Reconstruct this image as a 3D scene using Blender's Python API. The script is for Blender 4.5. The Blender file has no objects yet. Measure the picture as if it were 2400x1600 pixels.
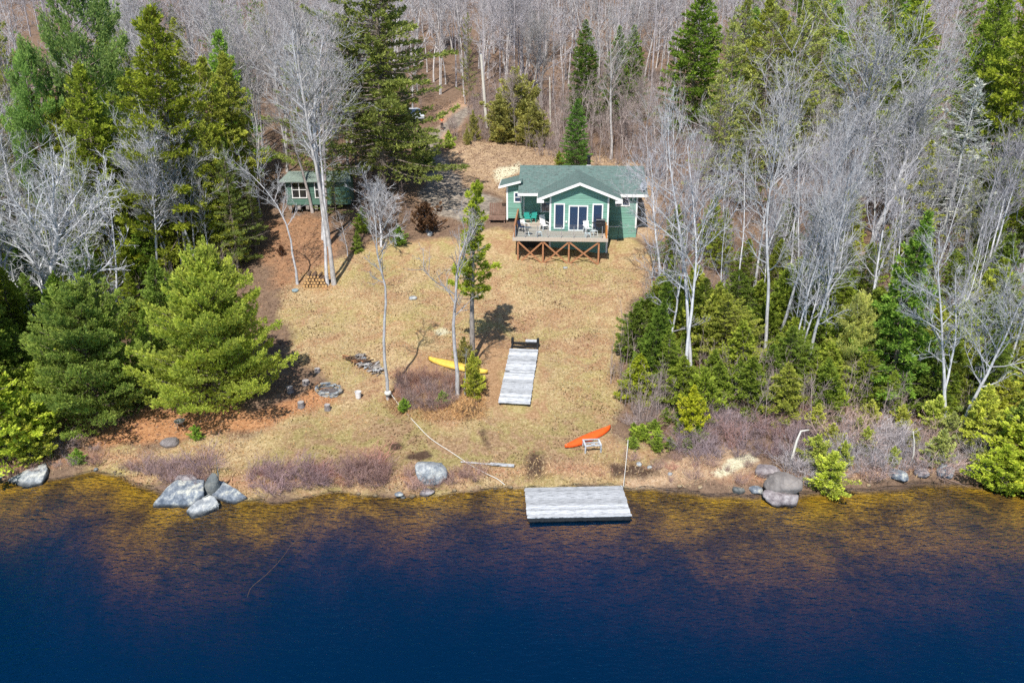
import bpy, bmesh, math, random
import numpy as np
from mathutils import Vector, Matrix

R = math.radians
C = bpy.context.scene.collection
SC = bpy.context.scene
# ---------------------------------------------------------------- camera, sky, sun, exposure
CAMH, PITCH, FPX = 24.0, R(21.0), 1860.0
cam = bpy.data.objects.new('camera', bpy.data.cameras.new('camera'))
C.objects.link(cam)
cam.location = (0, 0, CAMH); cam.rotation_euler = (R(90) - PITCH, 0, 0)
cam.data.lens = 27.9; cam.data.sensor_width = 36; cam.data.clip_end = 3000; cam.data.clip_start = .5
SC.camera = cam
W = bpy.data.worlds.new("World"); SC.world = W; W.use_nodes = True
nt = W.node_tree; bg = nt.nodes['Background']
sky = nt.nodes.new('ShaderNodeTexSky'); sky.sky_type = 'NISHITA'; sky.sun_disc = False
SUN_EL, SUN_AZ = R(52), R(193)
sky.sun_elevation = SUN_EL; sky.sun_rotation = SUN_AZ; sky.ozone_density = 2.0; sky.air_density = 1.0; sky.dust_density = .4
nt.links.new(sky.outputs[0], bg.inputs[0]); bg.inputs[1].default_value = .11
sun = bpy.data.objects.new('sun', bpy.data.lights.new('sun', 'SUN')); C.objects.link(sun)
sun.data.energy = 5.0; sun.data.angle = R(.55); sun.data.color = (1, .95, .87)
sd = Vector((math.sin(SUN_AZ) * math.cos(SUN_EL), math.cos(SUN_AZ) * math.cos(SUN_EL), math.sin(SUN_EL)))
sun.rotation_euler = sd.to_track_quat('Z', 'Y').to_euler(); sun.location = sd * 100
SC.view_settings.view_transform = 'Standard'; SC.view_settings.look = 'None'
SC.view_settings.exposure = .32; SC.view_settings.gamma = 1
SC.cycles.max_bounces = 8; SC.cycles.diffuse_bounces = 3; SC.cycles.glossy_bounces = 3
SC.cycles.transparent_max_bounces = 12; SC.cycles.volume_bounces = 0
SC.cycles.use_denoising = False; SC.cycles.sample_clamp_direct = 3; SC.cycles.sample_clamp_indirect = 3

# ---------------------------------------------------------------- terrain function and pixel helpers
cp, sp = math.cos(PITCH), math.sin(PITCH)
def ray(px, py):
    x, y = (px - 1200) / FPX, (800 - py) / FPX
    return np.array([x, cp + y * sp, -sp + y * cp])
def on_z(px, py, z):
    d = ray(px, py); t = (z - CAMH) / d[2]; return (d[0] * t, d[1] * t)
def on_y(px, py, Y):
    d = ray(px, py); t = Y / d[1]; return (d[0] * t, Y, CAMH + d[2] * t)
SHORE_PX = [(-900,1150),(-300,1140),(0,1128),(60,1122),(120,1118),(170,1108),(225,1100),(300,1112),(345,1132),(400,1155),(480,1165),(570,1165),(640,1172),(700,1165),
            (760,1150),(820,1152),(900,1160),(990,1162),(1060,1150),(1130,1142),(1230,1138),(1330,1134),(1450,1132),(1560,1142),(1680,1150),(1760,1156),
            (1850,1150),(1960,1142),(2060,1138),(2180,1124),(2260,1126),(2400,1152),(2800,1165),(3400,1160)]
sh = np.array([on_z(a, b, 0) for a, b in SHORE_PX])
PS = [-80,-30,-16,-9,-5,-2.5,-1,0,.5,1.2,3,8,18,27.5,33,45,60,90,130,200,400]
PZ = [-17,-13,-8.5,-3.4,-1.1,-.4,-.14,0,.28,.5,.8,1.6,3.3,5.25,6.5,8.6,11,15.3,23,37,70]
def hh(x, y):
    x = np.asarray(x, float); y = np.asarray(y, float)
    s = y - np.interp(x, sh[:, 0], sh[:, 1]) + .18 * np.sin(x * 2.1) * np.cos(x * .77 + 1)
    z = np.interp(s, PS, PZ)
    z = np.where((z < 0) & (z > -9), z * (1 - .5 * np.clip((x - 1) / 9, 0, 1) * np.clip(1 + (s + 8) / 8, 0, 1) - .45 * np.exp(-((x + 19) / 5.) ** 2) * np.clip(1 + (s + 6) / 5, 0, 1) + .7 * np.exp(-((x + 6) / 5.) ** 2)), z)
    k = np.clip((s - 2) / 6, 0, 1)
    z = z + k * (.16 * np.sin(x * .31 + 1.2) * np.cos(y * .27) + .07 * np.sin(x * .9 + y * .5) + .04 * np.sin(x * 2.3 - y * 1.7))
    f = np.clip((s - 40) / 30, 0, 1)
    z = z + f * (.7 * np.sin(x * .11) * np.cos(y * .08) + .35 * np.sin(x * .27 + y * .21))
    z = z + .55 * np.exp(-((x + .5) / 4.) ** 2 - ((y - 76) / 4.) ** 2)
    z = z - .35 * np.exp(-((x - 9.5) / 3.) ** 2 - ((y - 73) / 3.) ** 2)
    return z
def h(x, y): return float(hh(x, y))
def ground(px, py):
    d = ray(px, py); t = 20.0
    while t < 420:
        if CAMH + d[2] * t < h(d[0] * t, d[1] * t): break
        t += .6
    lo, hi = t - .6, t
    for _ in range(12):
        m = (lo + hi) / 2
        if CAMH + d[2] * m < h(d[0] * m, d[1] * m): hi = m
        else: lo = m
    return Vector((d[0] * hi, d[1] * hi, h(d[0] * hi, d[1] * hi)))
def topz(py, X, Y): return on_y(1200, py, Y)[2]
def proj(x, y, z):
    dz = z - CAMH; dep = y * cp - dz * sp; v = y * sp + dz * cp
    return 1200 + FPX * x / dep, 800 - FPX * v / dep
def inpoly(x, y, P):
    c = False; n = len(P); j = n - 1
    for i in range(n):
        if (P[i][1] > y) != (P[j][1] > y) and x < (P[j][0] - P[i][0]) * (y - P[i][1]) / (P[j][1] - P[i][1]) + P[i][0]: c = not c
        j = i
    return c
rnd = random.Random(7)

# ---------------------------------------------------------------- mesh and object helpers
def tag(o, label=None, cat=None, group=None, kind=None):
    if label: o['label'] = label
    if cat: o['category'] = cat
    if group: o['group'] = group
    if kind: o['kind'] = kind
    return o
def link(name, me, parent=None, mat=None):
    o = bpy.data.objects.new(name, me); C.objects.link(o)
    if mat is not None and not me.materials: me.materials.append(mat)
    if parent is not None: o.parent = parent
    return o
def empty(name, loc=(0, 0, 0), rz=0, label=None, cat=None, group=None):
    o = bpy.data.objects.new(name, None); C.objects.link(o); o.location = loc; o.rotation_euler = (0, 0, rz)
    o.empty_display_size = .2
    return tag(o, label, cat, group)
def npmesh(name, V, F, tint=None, smooth=False, mat=None):
    """V (n,3), F (m,k) with one k; tint per face"""
    me = bpy.data.meshes.new(name); V = np.asarray(V, np.float32); F = np.asarray(F, np.int32)
    me.vertices.add(len(V)); me.vertices.foreach_set('co', V.ravel())
    k = F.shape[1]; me.loops.add(F.size); me.loops.foreach_set('vertex_index', F.ravel())
    me.polygons.add(len(F)); me.polygons.foreach_set('loop_start', np.arange(0, F.size, k, dtype=np.int32))
    me.update(calc_edges=True)
    me.polygons.foreach_set('use_smooth', np.full(len(F), smooth))
    if tint is not None:
        a = me.attributes.new('tint', 'FLOAT', 'FACE'); a.data.foreach_set('value', np.asarray(tint, np.float32))
    if mat: me.materials.append(mat)
    return me
class MB:
    def __init__(s): s.v = []; s.f = []
    def add(s, v, f):
        b = len(s.v); s.v += [tuple(p) for p in v]; s.f += [tuple(b + i for i in q) for q in f]; return s
    def box(s, x0, x1, y0, y1, z0, z1):
        return s.add([(x0,y0,z0),(x1,y0,z0),(x1,y1,z0),(x0,y1,z0),(x0,y0,z1),(x1,y0,z1),(x1,y1,z1),(x0,y1,z1)],
                     [(3,2,1,0),(4,5,6,7),(0,1,5,4),(1,2,6,5),(2,3,7,6),(3,0,4,7)])
    def bar(s, a, b, w, t=None, up=(0, 0, 1)):
        a, b = Vector(a), Vector(b); t = t or w; d = (b - a).normalized(); u = Vector(up)
        if abs(d.dot(u)) > .95: u = Vector((0, 1, 0))
        x = d.cross(u).normalized(); z = x.cross(d).normalized()
        vs = [p + x * i * w / 2 + z * j * t / 2 for p in (a, b) for i, j in ((-1,-1),(1,-1),(1,1),(-1,1))]
        return s.add(vs, [(3,2,1,0),(4,5,6,7),(0,1,5,4),(1,2,6,5),(2,3,7,6),(3,0,4,7)])
    def tube(s, pts, rs, n=8, caps=True):
        pts = [Vector(p) for p in pts]; m = len(pts)
        if not hasattr(rs, '__len__'): rs = [rs] * m
        vs = []; px = None
        for i, p in enumerate(pts):
            d = (pts[min(i + 1, m - 1)] - pts[max(i - 1, 0)]).normalized()
            x = d.cross(Vector((0, 0, 1)) if abs(d.z) < .9 else Vector((0, 1, 0))) if px is None else px - d * px.dot(d)
            x.normalize(); px = x; y = d.cross(x)
            vs += [p + (x * math.cos(k * 2 * math.pi / n) + y * math.sin(k * 2 * math.pi / n)) * rs[i] for k in range(n)]
        f = [(i * n + k, i * n + (k + 1) % n, (i + 1) * n + (k + 1) % n, (i + 1) * n + k) for i in range(m - 1) for k in range(n)]
        if caps: f += [tuple(range(n - 1, -1, -1)), tuple(range((m - 1) * n, m * n))]
        return s.add(vs, f)
    def prism(s, poly, y0, y1):
        n = len(poly); v = [(a, y0, b) for a, b in poly] + [(a, y1, b) for a, b in poly]
        f = [tuple(range(n)), tuple(range(2 * n - 1, n - 1, -1))] + [((i + 1) % n, i, n + i, n + (i + 1) % n) for i in range(n)]
        return s.add(v, f)
    def lathe(s, c, prof, n=16):
        v = [(c[0] + r * math.cos(k * 2 * math.pi / n), c[1] + r * math.sin(k * 2 * math.pi / n), c[2] + z) for r, z in prof for k in range(n)]
        m = len(prof); f = [(i * n + k, i * n + (k + 1) % n, (i + 1) * n + (k + 1) % n, (i + 1) * n + k) for i in range(m - 1) for k in range(n)]
        f += [tuple(range(n - 1, -1, -1)), tuple(range((m - 1) * n, m * n))]
        return s.add(v, f)
    def build(s, name, mat, parent=None, off=None, smooth=False, bevel=0, label=None):
        me = bpy.data.meshes.new(name)
        o0 = Vector(off) if off is not None else Vector((0, 0, 0))
        me.from_pydata([tuple(Vector(v) - o0) for v in s.v], [], s.f); me.update()
        if smooth:
            for p in me.polygons: p.use_smooth = True
        me.materials.append(mat); o = link(name, me, parent)
        if parent is None and off is not None: o.location = off
        if bevel:
            b = o.modifiers.new('bevel', 'BEVEL'); b.width = bevel; b.segments = 2
        if label: o['label'] = label
        return o

# ---------------------------------------------------------------- materials
def mat(name, col, rough=.7, spec=.3, metal=0, noise=None, amt=.3, scale=8, bump=0, bscale=None, stretch=(1, 1, 1), alpha=1):
    m = bpy.data.materials.new(name); m.use_nodes = True; t = m.node_tree; b = t.nodes['Principled BSDF']
    b.inputs['Base Color'].default_value = (*col, 1); b.inputs['Roughness'].default_value = rough
    b.inputs['Specular IOR Level'].default_value = spec; b.inputs['Metallic'].default_value = metal
    tc = t.nodes.new('ShaderNodeTexCoord'); mp = t.nodes.new('ShaderNodeMapping'); mp.inputs['Scale'].default_value = stretch
    t.links.new(tc.outputs['Object'], mp.inputs[0])
    n = t.nodes.new('ShaderNodeTexNoise'); n.inputs['Scale'].default_value = scale; n.inputs['Detail'].default_value = 6
    t.links.new(mp.outputs[0], n.inputs['Vector'])
    r = t.nodes.new('ShaderNodeValToRGB'); e = r.color_ramp.elements
    c2 = noise or tuple(max(0, c * (1 - amt)) for c in col)
    e[0].position = .35; e[0].color = (*c2, 1); e[1].position = .65; e[1].color = (*col, 1)
    t.links.new(n.outputs['Fac'], r.inputs[0]); t.links.new(r.outputs[0], b.inputs['Base Color'])
    if bump:
        n2 = t.nodes.new('ShaderNodeTexNoise'); n2.inputs['Scale'].default_value = bscale or scale * 3; n2.inputs['Detail'].default_value = 5
        t.links.new(mp.outputs[0], n2.inputs['Vector'])
        bp = t.nodes.new('ShaderNodeBump'); bp.inputs['Strength'].default_value = bump; bp.inputs['Distance'].default_value = .05
        t.links.new(n2.outputs['Fac'], bp.inputs['Height']); t.links.new(bp.outputs[0], b.inputs['Normal'])
    return m
def islands(t, colout, b, lo, hi):
    ge = t.nodes.new('ShaderNodeNewGeometry'); mr = t.nodes.new('ShaderNodeMapRange'); mr.inputs['To Min'].default_value = lo; mr.inputs['To Max'].default_value = hi
    t.links.new(ge.outputs['Random Per Island'], mr.inputs[0]); mu = t.nodes.new('ShaderNodeMix'); mu.data_type = 'RGBA'; mu.blend_type = 'MULTIPLY'; mu.inputs['Factor'].default_value = 1
    t.links.new(colout, mu.inputs['A']); t.links.new(mr.outputs[0], mu.inputs['B']); t.links.new(mu.outputs['Result'], b.inputs['Base Color'])
def vary(m, lo, hi):
    t = m.node_tree; b = t.nodes['Principled BSDF']; islands(t, b.inputs['Base Color'].links[0].from_socket, b, lo, hi); return m
M = {}
M['siding'] = mat('green_siding', (.19, .37, .295), .55, .3, noise=(.15, .31, .245), scale=3, stretch=(.6, 1, 6))
M['white'] = mat('white_trim', (.82, .82, .80), .5, .3, amt=.06, scale=5)
M['shedgreen'] = mat('faded_green_siding', (.10, .19, .145), .7, .2, noise=(.07, .14, .11), scale=4, stretch=(.5, 1, 5))
vary(M['siding'], .86, 1.08); vary(M['shedgreen'], .8, 1.1)
M['soffit'] = mat('painted_gap_shade', (.03, .03, .028), .8)  # near-black colour carries the shade of the open gap under the wing
M['deck'] = mat('weathered_decking', (.52, .45, .38), .75, .2, noise=(.40, .34, .28), scale=5, stretch=(12, .7, 1))
vary(M['deck'], .75, 1.15)
M['cedar'] = mat('stained_timber', (.42, .20, .10), .7, .2, noise=(.30, .14, .07), scale=4, stretch=(3, 3, 3))
M['stoop'] = mat('worn_brown_timber', (.27, .17, .13), .8, .15, amt=.35, scale=5)
M['orange'] = mat('orange_timber', (.55, .22, .06), .6, .2, amt=.25, scale=6)
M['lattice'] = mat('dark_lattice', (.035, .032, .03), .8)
M['teal'] = mat('teal_plastic', (.03, .36, .30), .4, .4, amt=.15)
M['black'] = mat('black_metal', (.02, .02, .022), .4, .4, amt=.2)
M['navy'] = mat('navy_fabric', (.03, .05, .12), .8, .2, amt=.3)
M['chairwhite'] = mat('white_plastic', (.85, .85, .84), .35, .4, amt=.05)
M['steel'] = mat('galvanised_steel', (.45, .47, .50), .35, .5, metal=.7, amt=.2)
M['dish'] = mat('grey_dish', (.24, .27, .32), .4, .4, amt=.1)
M['grey_wood'] = None
M['dockframe'] = mat('black_dock_frame', (.03, .032, .035), .6, .3, amt=.4, scale=9)
M['yellow'] = mat('faded_yellow_hull', (.74, .50, .08), .55, .25, noise=(.60, .38, .07), scale=5)
M['red'] = mat('orange_red_hull', (.85, .12, .02), .35, .4, noise=(.75, .10, .015), scale=3)
M['rope'] = mat('pale_rope', (.72, .70, .64), .8, .2, amt=.25, scale=30)
M['logbark'] = mat('log_bark', (.20, .13, .09), .9, .1, amt=.5, scale=12, bump=.5)
M['logend'] = mat('cut_log_end', (.66, .42, .19), .8, .1, noise=(.50, .30, .13), scale=9)
M['greywood'] = mat('split_grey_wood', (.40, .37, .34), .85, .1, noise=(.22, .19, .17), scale=10, bump=.4)
M['stump'] = mat('stump_bark', (.25, .23, .23), .9, .1, noise=(.14, .12, .12), scale=12, bump=.6)
M['stumptop'] = mat('stump_top', (.42, .39, .38), .85, .1, amt=.35, scale=9)
M['skin'] = mat('skin', (.55, .33, .24), .6); M['coral'] = mat('coral_top', (.88, .24, .12), .8)
M['dark'] = mat('dark_trousers', (.02, .02, .03), .8); M['hair'] = mat('hair', (.08, .04, .02), .8)
M['carpaint'] = mat('silver_car_paint', (.55, .60, .66), .25, .5, amt=.05)
M['tyre'] = mat('tyre', (.015, .015, .015), .8)
M['pole'] = mat('weathered_pole', (.68, .65, .58), .85, .1, noise=(.50, .47, .42), scale=4, stretch=(6, 6, .5))
M['bucket'] = mat('white_bucket', (.72, .70, .70), .5, .3, amt=.2, scale=14)
M['drum'] = mat('blue_grey_drum', (.28, .38, .42), .5, .3, amt=.3)
M['brownleaf'] = mat('brown_leaf', (.30, .15, .07), .9)
def glassmat(name, col, rough=.05):
    m = bpy.data.materials.new(name); m.use_nodes = True; b = m.node_tree.nodes['Principled BSDF']
    b.inputs['Base Color'].default_value = (*col, 1); b.inputs['Roughness'].default_value = rough
    b.inputs['Specular IOR Level'].default_value = .9; b.inputs['IOR'].default_value = 1.6
    return m
M['pane'] = glassmat('window_glass', (.03, .045, .085))
M['pane2'] = glassmat('shed_window_glass', (.03, .028, .03))
m = bpy.data.materials.new('railing_glass'); m.use_nodes = True; t = m.node_tree; t.nodes.remove(t.nodes['Principled BSDF'])
tr = t.nodes.new('ShaderNodeBsdfTransparent'); tr.inputs[0].default_value = (.88, .92, .93, 1); gl = t.nodes.new('ShaderNodeBsdfGlossy'); gl.inputs['Roughness'].default_value = .03
fr = t.nodes.new('ShaderNodeFresnel'); fr.inputs[0].default_value = 1.5; mx = t.nodes.new('ShaderNodeMixShader')
mx.inputs[0].default_value = .05; t.nodes.remove(fr); t.links.new(tr.outputs[0], mx.inputs[1]); t.links.new(gl.outputs[0], mx.inputs[2]); t.links.new(mx.outputs[0], t.nodes['Material Output'].inputs[0])
M['railglass'] = m

def shingle(name, c1, c2, c3, sc=1.0):
    m = bpy.data.materials.new(name); m.use_nodes = True; t = m.node_tree; b = t.nodes['Principled BSDF']; b.inputs['Roughness'].default_value = .9; b.inputs['Specular IOR Level'].default_value = .15
    tc = t.nodes.new('ShaderNodeTexCoord'); mp = t.nodes.new('ShaderNodeMapping'); t.links.new(tc.outputs['Object'], mp.inputs[0])
    br = t.nodes.new('ShaderNodeTexBrick'); br.inputs['Scale'].default_value = sc; br.inputs['Brick Width'].default_value = .32; br.inputs['Row Height'].default_value = .14
    br.inputs['Mortar Size'].default_value = .012; br.inputs['Color1'].default_value = (*c1, 1); br.inputs['Color2'].default_value = (*c2, 1); br.inputs['Mortar'].default_value = (*[x * .45 for x in c1], 1)
    t.links.new(mp.outputs[0], br.inputs['Vector'])
    n = t.nodes.new('ShaderNodeTexNoise'); n.inputs['Scale'].default_value = 3; n.inputs['Detail'].default_value = 8; n.inputs['Roughness'].default_value = .75; t.links.new(mp.outputs[0], n.inputs['Vector'])
    r = t.nodes.new('ShaderNodeValToRGB'); r.color_ramp.elements[0].position = .46; r.color_ramp.elements[1].position = .56
    mx = t.nodes.new('ShaderNodeMix'); mx.data_type = 'RGBA'; mx.inputs['B'].default_value = (*c3, 1)
    t.links.new(n.outputs['Fac'], r.inputs[0]); t.links.new(r.outputs[0], mx.inputs['Factor']); t.links.new(br.outputs[0], mx.inputs['A']); t.links.new(mx.outputs['Result'], b.inputs['Base Color'])
    return m
M['shingle'] = shingle('green_shingles', (.09, .13, .12), (.18, .235, .22), (.115, .18, .165))
M['shedroof'] = shingle('grey_green_shingles', (.17, .22, .19), (.23, .27, .24), (.20, .25, .22))
def planks(name, axis, c1, c2, w=.14):
    m = bpy.data.materials.new(name); m.use_nodes = True; t = m.node_tree; b = t.nodes['Principled BSDF']; b.inputs['Roughness'].default_value = .8; b.inputs['Specular IOR Level'].default_value = .15
    tc = t.nodes.new('ShaderNodeTexCoord'); mp = t.nodes.new('ShaderNodeMapping'); mp.inputs['Scale'].default_value = (1.2, 14, 1) if axis == 'x' else (14, 1.2, 1)
    t.links.new(tc.outputs['Object'], mp.inputs[0]); n = t.nodes.new('ShaderNodeTexNoise'); n.inputs['Scale'].default_value = 1.6; n.inputs['Detail'].default_value = 8; n.inputs['Roughness'].default_value = .7
    t.links.new(mp.outputs[0], n.inputs['Vector']); r = t.nodes.new('ShaderNodeValToRGB'); e = r.color_ramp.elements
    e[0].position = .38; e[0].color = (*[c * .35 for c in c2], 1); e[1].position = .60; e[1].color = (*c1, 1); e.new(.46).color = (*c2, 1)
    t.links.new(n.outputs['Fac'], r.inputs[0]); islands(t, r.outputs[0], b, .62, 1.12)
    bp = t.nodes.new('ShaderNodeBump'); bp.inputs['Strength'].default_value = .4; t.links.new(n.outputs['Fac'], bp.inputs['Height']); t.links.new(bp.outputs[0], b.inputs['Normal'])
    return m
M['dockplank'] = planks('bleached_dock_planks', 'x', (.66, .68, .71), (.42, .44, .47))

def rockmat(name, c1, c2, c3, sc=2.0, wet=None):
    m = bpy.data.materials.new(name); m.use_nodes = True; t = m.node_tree; b = t.nodes['Principled BSDF']; b.inputs['Roughness'].default_value = .85; b.inputs['Specular IOR Level'].default_value = .2
    tc = t.nodes.new('ShaderNodeTexCoord'); n = t.nodes.new('ShaderNodeTexNoise'); n.inputs['Scale'].default_value = sc; n.inputs['Detail'].default_value = 10; n.inputs['Roughness'].default_value = .72
    t.links.new(tc.outputs['Object'], n.inputs['Vector']); r = t.nodes.new('ShaderNodeValToRGB'); e = r.color_ramp.elements
    e[0].position = .36; e[0].color = (*c1, 1); e[1].position = .64; e[1].color = (*c3, 1); e.new(.5).color = (*c2, 1)
    t.links.new(n.outputs['Fac'], r.inputs[0]); t.links.new(r.outputs[0], b.inputs['Base Color'])
    vo = t.nodes.new('ShaderNodeTexVoronoi'); vo.feature = 'DISTANCE_TO_EDGE'; vo.inputs['Scale'].default_value = 1.1; ns = t.nodes.new('ShaderNodeMix'); ns.data_type = 'RGBA'; ns.inputs['Factor'].default_value = .35; t.links.new(tc.outputs['Object'], ns.inputs['A']); t.links.new(n.outputs['Color'], ns.inputs['B']); t.links.new(ns.outputs['Result'], vo.inputs['Vector'])
    cr = t.nodes.new('ShaderNodeMapRange'); cr.inputs[1].default_value = 0; cr.inputs[2].default_value = .02; cr.inputs['To Min'].default_value = .72; t.links.new(vo.outputs['Distance'], cr.inputs[0])
    ge = t.nodes.new('ShaderNodeNewGeometry'); sx_ = t.nodes.new('ShaderNodeSeparateXYZ'); t.links.new(ge.outputs['Position'], sx_.inputs[0]); wt = t.nodes.new('ShaderNodeMapRange'); wt.inputs[1].default_value = .05; wt.inputs[2].default_value = .16; wt.inputs['To Min'].default_value = .3; t.links.new(sx_.outputs['Z'], wt.inputs[0])
    mm = t.nodes.new('ShaderNodeMath'); mm.operation = 'MULTIPLY'; t.links.new(cr.outputs[0], mm.inputs[0]); t.links.new(wt.outputs[0], mm.inputs[1])
    mu = t.nodes.new('ShaderNodeMix'); mu.data_type = 'RGBA'; mu.blend_type = 'MULTIPLY'; mu.inputs['Factor'].default_value = 1; t.links.new(r.outputs[0], mu.inputs['A']); t.links.new(mm.outputs[0], mu.inputs['B']); t.links.new(mu.outputs['Result'], b.inputs['Base Color'])
    v = t.nodes.new('ShaderNodeTexNoise'); v.inputs['Scale'].default_value = sc * 5; v.inputs['Detail'].default_value = 8; t.links.new(tc.outputs['Object'], v.inputs['Vector'])
    bp = t.nodes.new('ShaderNodeBump'); bp.inputs['Strength'].default_value = .7; bp.inputs['Distance'].default_value = .06; t.links.new(v.outputs['Fac'], bp.inputs['Height']); t.links.new(bp.outputs[0], b.inputs['Normal'])
    return m
M['rock'] = rockmat('lichened_granite', (.07, .09, .12), (.19, .215, .25), (.50, .50, .44), 2.2)
M['rockdark'] = rockmat('dark_granite', (.07, .08, .085), (.13, .14, .14), (.22, .22, .20), 2)
M['rockwhite'] = rockmat('white_boulder', (.14, .16, .18), (.30, .32, .34), (.56, .56, .52), 2.4)
M['rockbrown'] = rockmat('smooth_brown_boulder', (.13, .115, .11), (.20, .18, .17), (.27, .24, .22), 1.1)
M['rockpurple'] = rockmat('wet_grey_boulder', (.12, .10, .11), (.25, .22, .225), (.38, .35, .35), 2.4)
M['rocktan'] = rockmat('tan_cobble', (.22, .15, .08), (.34, .25, .15), (.45, .38, .28), 5)

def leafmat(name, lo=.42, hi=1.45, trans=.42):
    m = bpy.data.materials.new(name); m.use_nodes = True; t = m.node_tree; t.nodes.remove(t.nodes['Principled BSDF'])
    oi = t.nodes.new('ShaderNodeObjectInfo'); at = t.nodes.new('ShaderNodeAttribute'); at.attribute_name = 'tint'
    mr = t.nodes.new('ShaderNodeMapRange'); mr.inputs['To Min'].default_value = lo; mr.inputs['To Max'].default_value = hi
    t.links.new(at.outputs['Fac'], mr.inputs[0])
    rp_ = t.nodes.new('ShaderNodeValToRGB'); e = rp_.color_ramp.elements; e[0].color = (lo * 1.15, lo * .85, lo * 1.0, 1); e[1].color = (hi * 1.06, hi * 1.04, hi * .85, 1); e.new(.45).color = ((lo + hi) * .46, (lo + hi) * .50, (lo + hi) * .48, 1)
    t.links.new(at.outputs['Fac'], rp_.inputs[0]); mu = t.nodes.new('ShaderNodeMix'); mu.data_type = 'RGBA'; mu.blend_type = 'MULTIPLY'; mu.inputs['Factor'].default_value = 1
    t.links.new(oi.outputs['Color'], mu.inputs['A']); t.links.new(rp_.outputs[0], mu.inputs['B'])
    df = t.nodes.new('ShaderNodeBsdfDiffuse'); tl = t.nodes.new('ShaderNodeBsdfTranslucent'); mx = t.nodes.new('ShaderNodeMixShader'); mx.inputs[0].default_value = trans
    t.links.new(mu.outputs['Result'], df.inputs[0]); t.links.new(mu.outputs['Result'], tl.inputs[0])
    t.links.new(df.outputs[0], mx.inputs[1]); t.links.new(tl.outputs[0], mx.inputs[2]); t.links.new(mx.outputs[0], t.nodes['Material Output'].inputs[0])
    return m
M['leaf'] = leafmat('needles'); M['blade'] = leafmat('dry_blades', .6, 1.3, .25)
def barkmat():
    m = bpy.data.materials.new('bark'); m.use_nodes = True; t = m.node_tree; b = t.nodes['Principled BSDF']; b.inputs['Roughness'].default_value = .85; b.inputs['Specular IOR Level'].default_value = .15
    oi = t.nodes.new('ShaderNodeObjectInfo'); tc = t.nodes.new('ShaderNodeTexCoord'); n = t.nodes.new('ShaderNodeTexNoise'); n.inputs['Scale'].default_value = 2.5; n.inputs['Detail'].default_value = 8
    n.inputs['Roughness'].default_value = .75
    mp = t.nodes.new('ShaderNodeMapping'); mp.inputs['Scale'].default_value = (2, 2, .8)
    t.links.new(tc.outputs['Object'], mp.inputs[0]); t.links.new(mp.outputs[0], n.inputs['Vector'])
    mr = t.nodes.new('ShaderNodeMapRange'); mr.inputs[1].default_value = .35; mr.inputs[2].default_value = .65; mr.inputs['To Min'].default_value = .5; mr.inputs['To Max'].default_value = 1.25
    t.links.new(n.outputs['Fac'], mr.inputs[0]); mu = t.nodes.new('ShaderNodeMix'); mu.data_type = 'RGBA'; mu.blend_type = 'MULTIPLY'; mu.inputs['Factor'].default_value = 1
    t.links.new(oi.outputs['Color'], mu.inputs['A']); t.links.new(mr.outputs[0], mu.inputs['B']); t.links.new(mu.outputs['Result'], b.inputs['Base Color'])
    return m
M['bark'] = barkmat()

# ---------------------------------------------------------------- ground: one sheet, zones as colour masks
def xgrid(a, b, fine0, fine1, df, dc):
    o = list(np.arange(fine0, fine1, df)); x = fine0; l = []; s = df
    while x > a: s = min(s * 1.18, dc); x -= s; l.append(x)
    r = []; x = o[-1]; s = df
    while x < b: s = min(s * 1.18, dc); x += s; r.append(x)
    return np.array(l[::-1] + o + r)
gx = xgrid(-420, 420, -32, 32, .28, 14); gy = xgrid(-130, 620, 30, 84, .28, 14)
GX, GY = np.meshgrid(gx, gy); GZ = hh(GX, GY)
rs = np.random.RandomState(3)
GZ = GZ + rs.uniform(-.02, .02, GZ.shape) * (GZ > .1)
V = np.stack([GX, GY, GZ], -1).reshape(-1, 3); nx, ny = len(gx), len(gy)
idx = np.arange(nx * ny).reshape(ny, nx); F = np.stack([idx[:-1, :-1], idx[:-1, 1:], idx[1:, 1:], idx[1:, :-1]], -1).reshape(-1, 4)
gme = npmesh('ground', V, F, smooth=True)
dz = V[:, 2] - CAMH; dep = np.maximum(V[:, 1] * cp - dz * sp, 1); PX = 1200 + FPX * V[:, 0] / dep; PY = 800 - FPX * (V[:, 1] * sp + dz * cp) / dep
def polymask(P, soft, wob=.0):
    P = np.array([tuple(ground(a, b))[:2] for a, b in P]); x, y = V[:, 0] + wob * np.sin(V[:, 1] * .9 + 2 * np.sin(V[:, 0] * .5)), V[:, 1] + wob * np.sin(V[:, 0] * 1.1)
    c = np.zeros(len(V), bool); d = np.full(len(V), 1e9); n = len(P)
    for i in range(n):
        a, b = P[i], P[(i + 1) % n]
        c ^= ((a[1] > y) != (b[1] > y)) & (x < (b[0] - a[0]) * (y - a[1]) / (b[1] - a[1] + 1e-9) + a[0])
        ab = b - a; t = np.clip(((x - a[0]) * ab[0] + (y - a[1]) * ab[1]) / (ab @ ab + 1e-9), 0, 1)
        d = np.minimum(d, np.hypot(x - a[0] - t * ab[0], y - a[1] - t * ab[1]))
    return np.clip(.5 + np.where(c, d, -d) / soft, 0, 1)
LAWN = [(640,700),(780,610),(900,560),(1060,560),(1180,540),(1300,560),(1500,560),(1540,620),(1490,720),(1440,900),(1440,1010),(1540,1060),(1480,1138),(1000,1160),(620,1170),(500,1120),(330,1125),(170,1108),(280,1050),(420,1040),(560,1020),(720,960),(780,900),(700,830)]
lawn = polymask(LAWN, 2.2, .5)
road = polymask([(1010,330),(1035,360),(1060,400),(1095,440),(1170,470),(1165,500),(1090,520),(1000,500),(985,460),(1000,420),(985,380),(985,340),(1010,310),(1040,285),(1070,270),(1085,250),(1105,255),(1100,275),(1075,300),(1045,315)], 1.6, .3)
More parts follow.
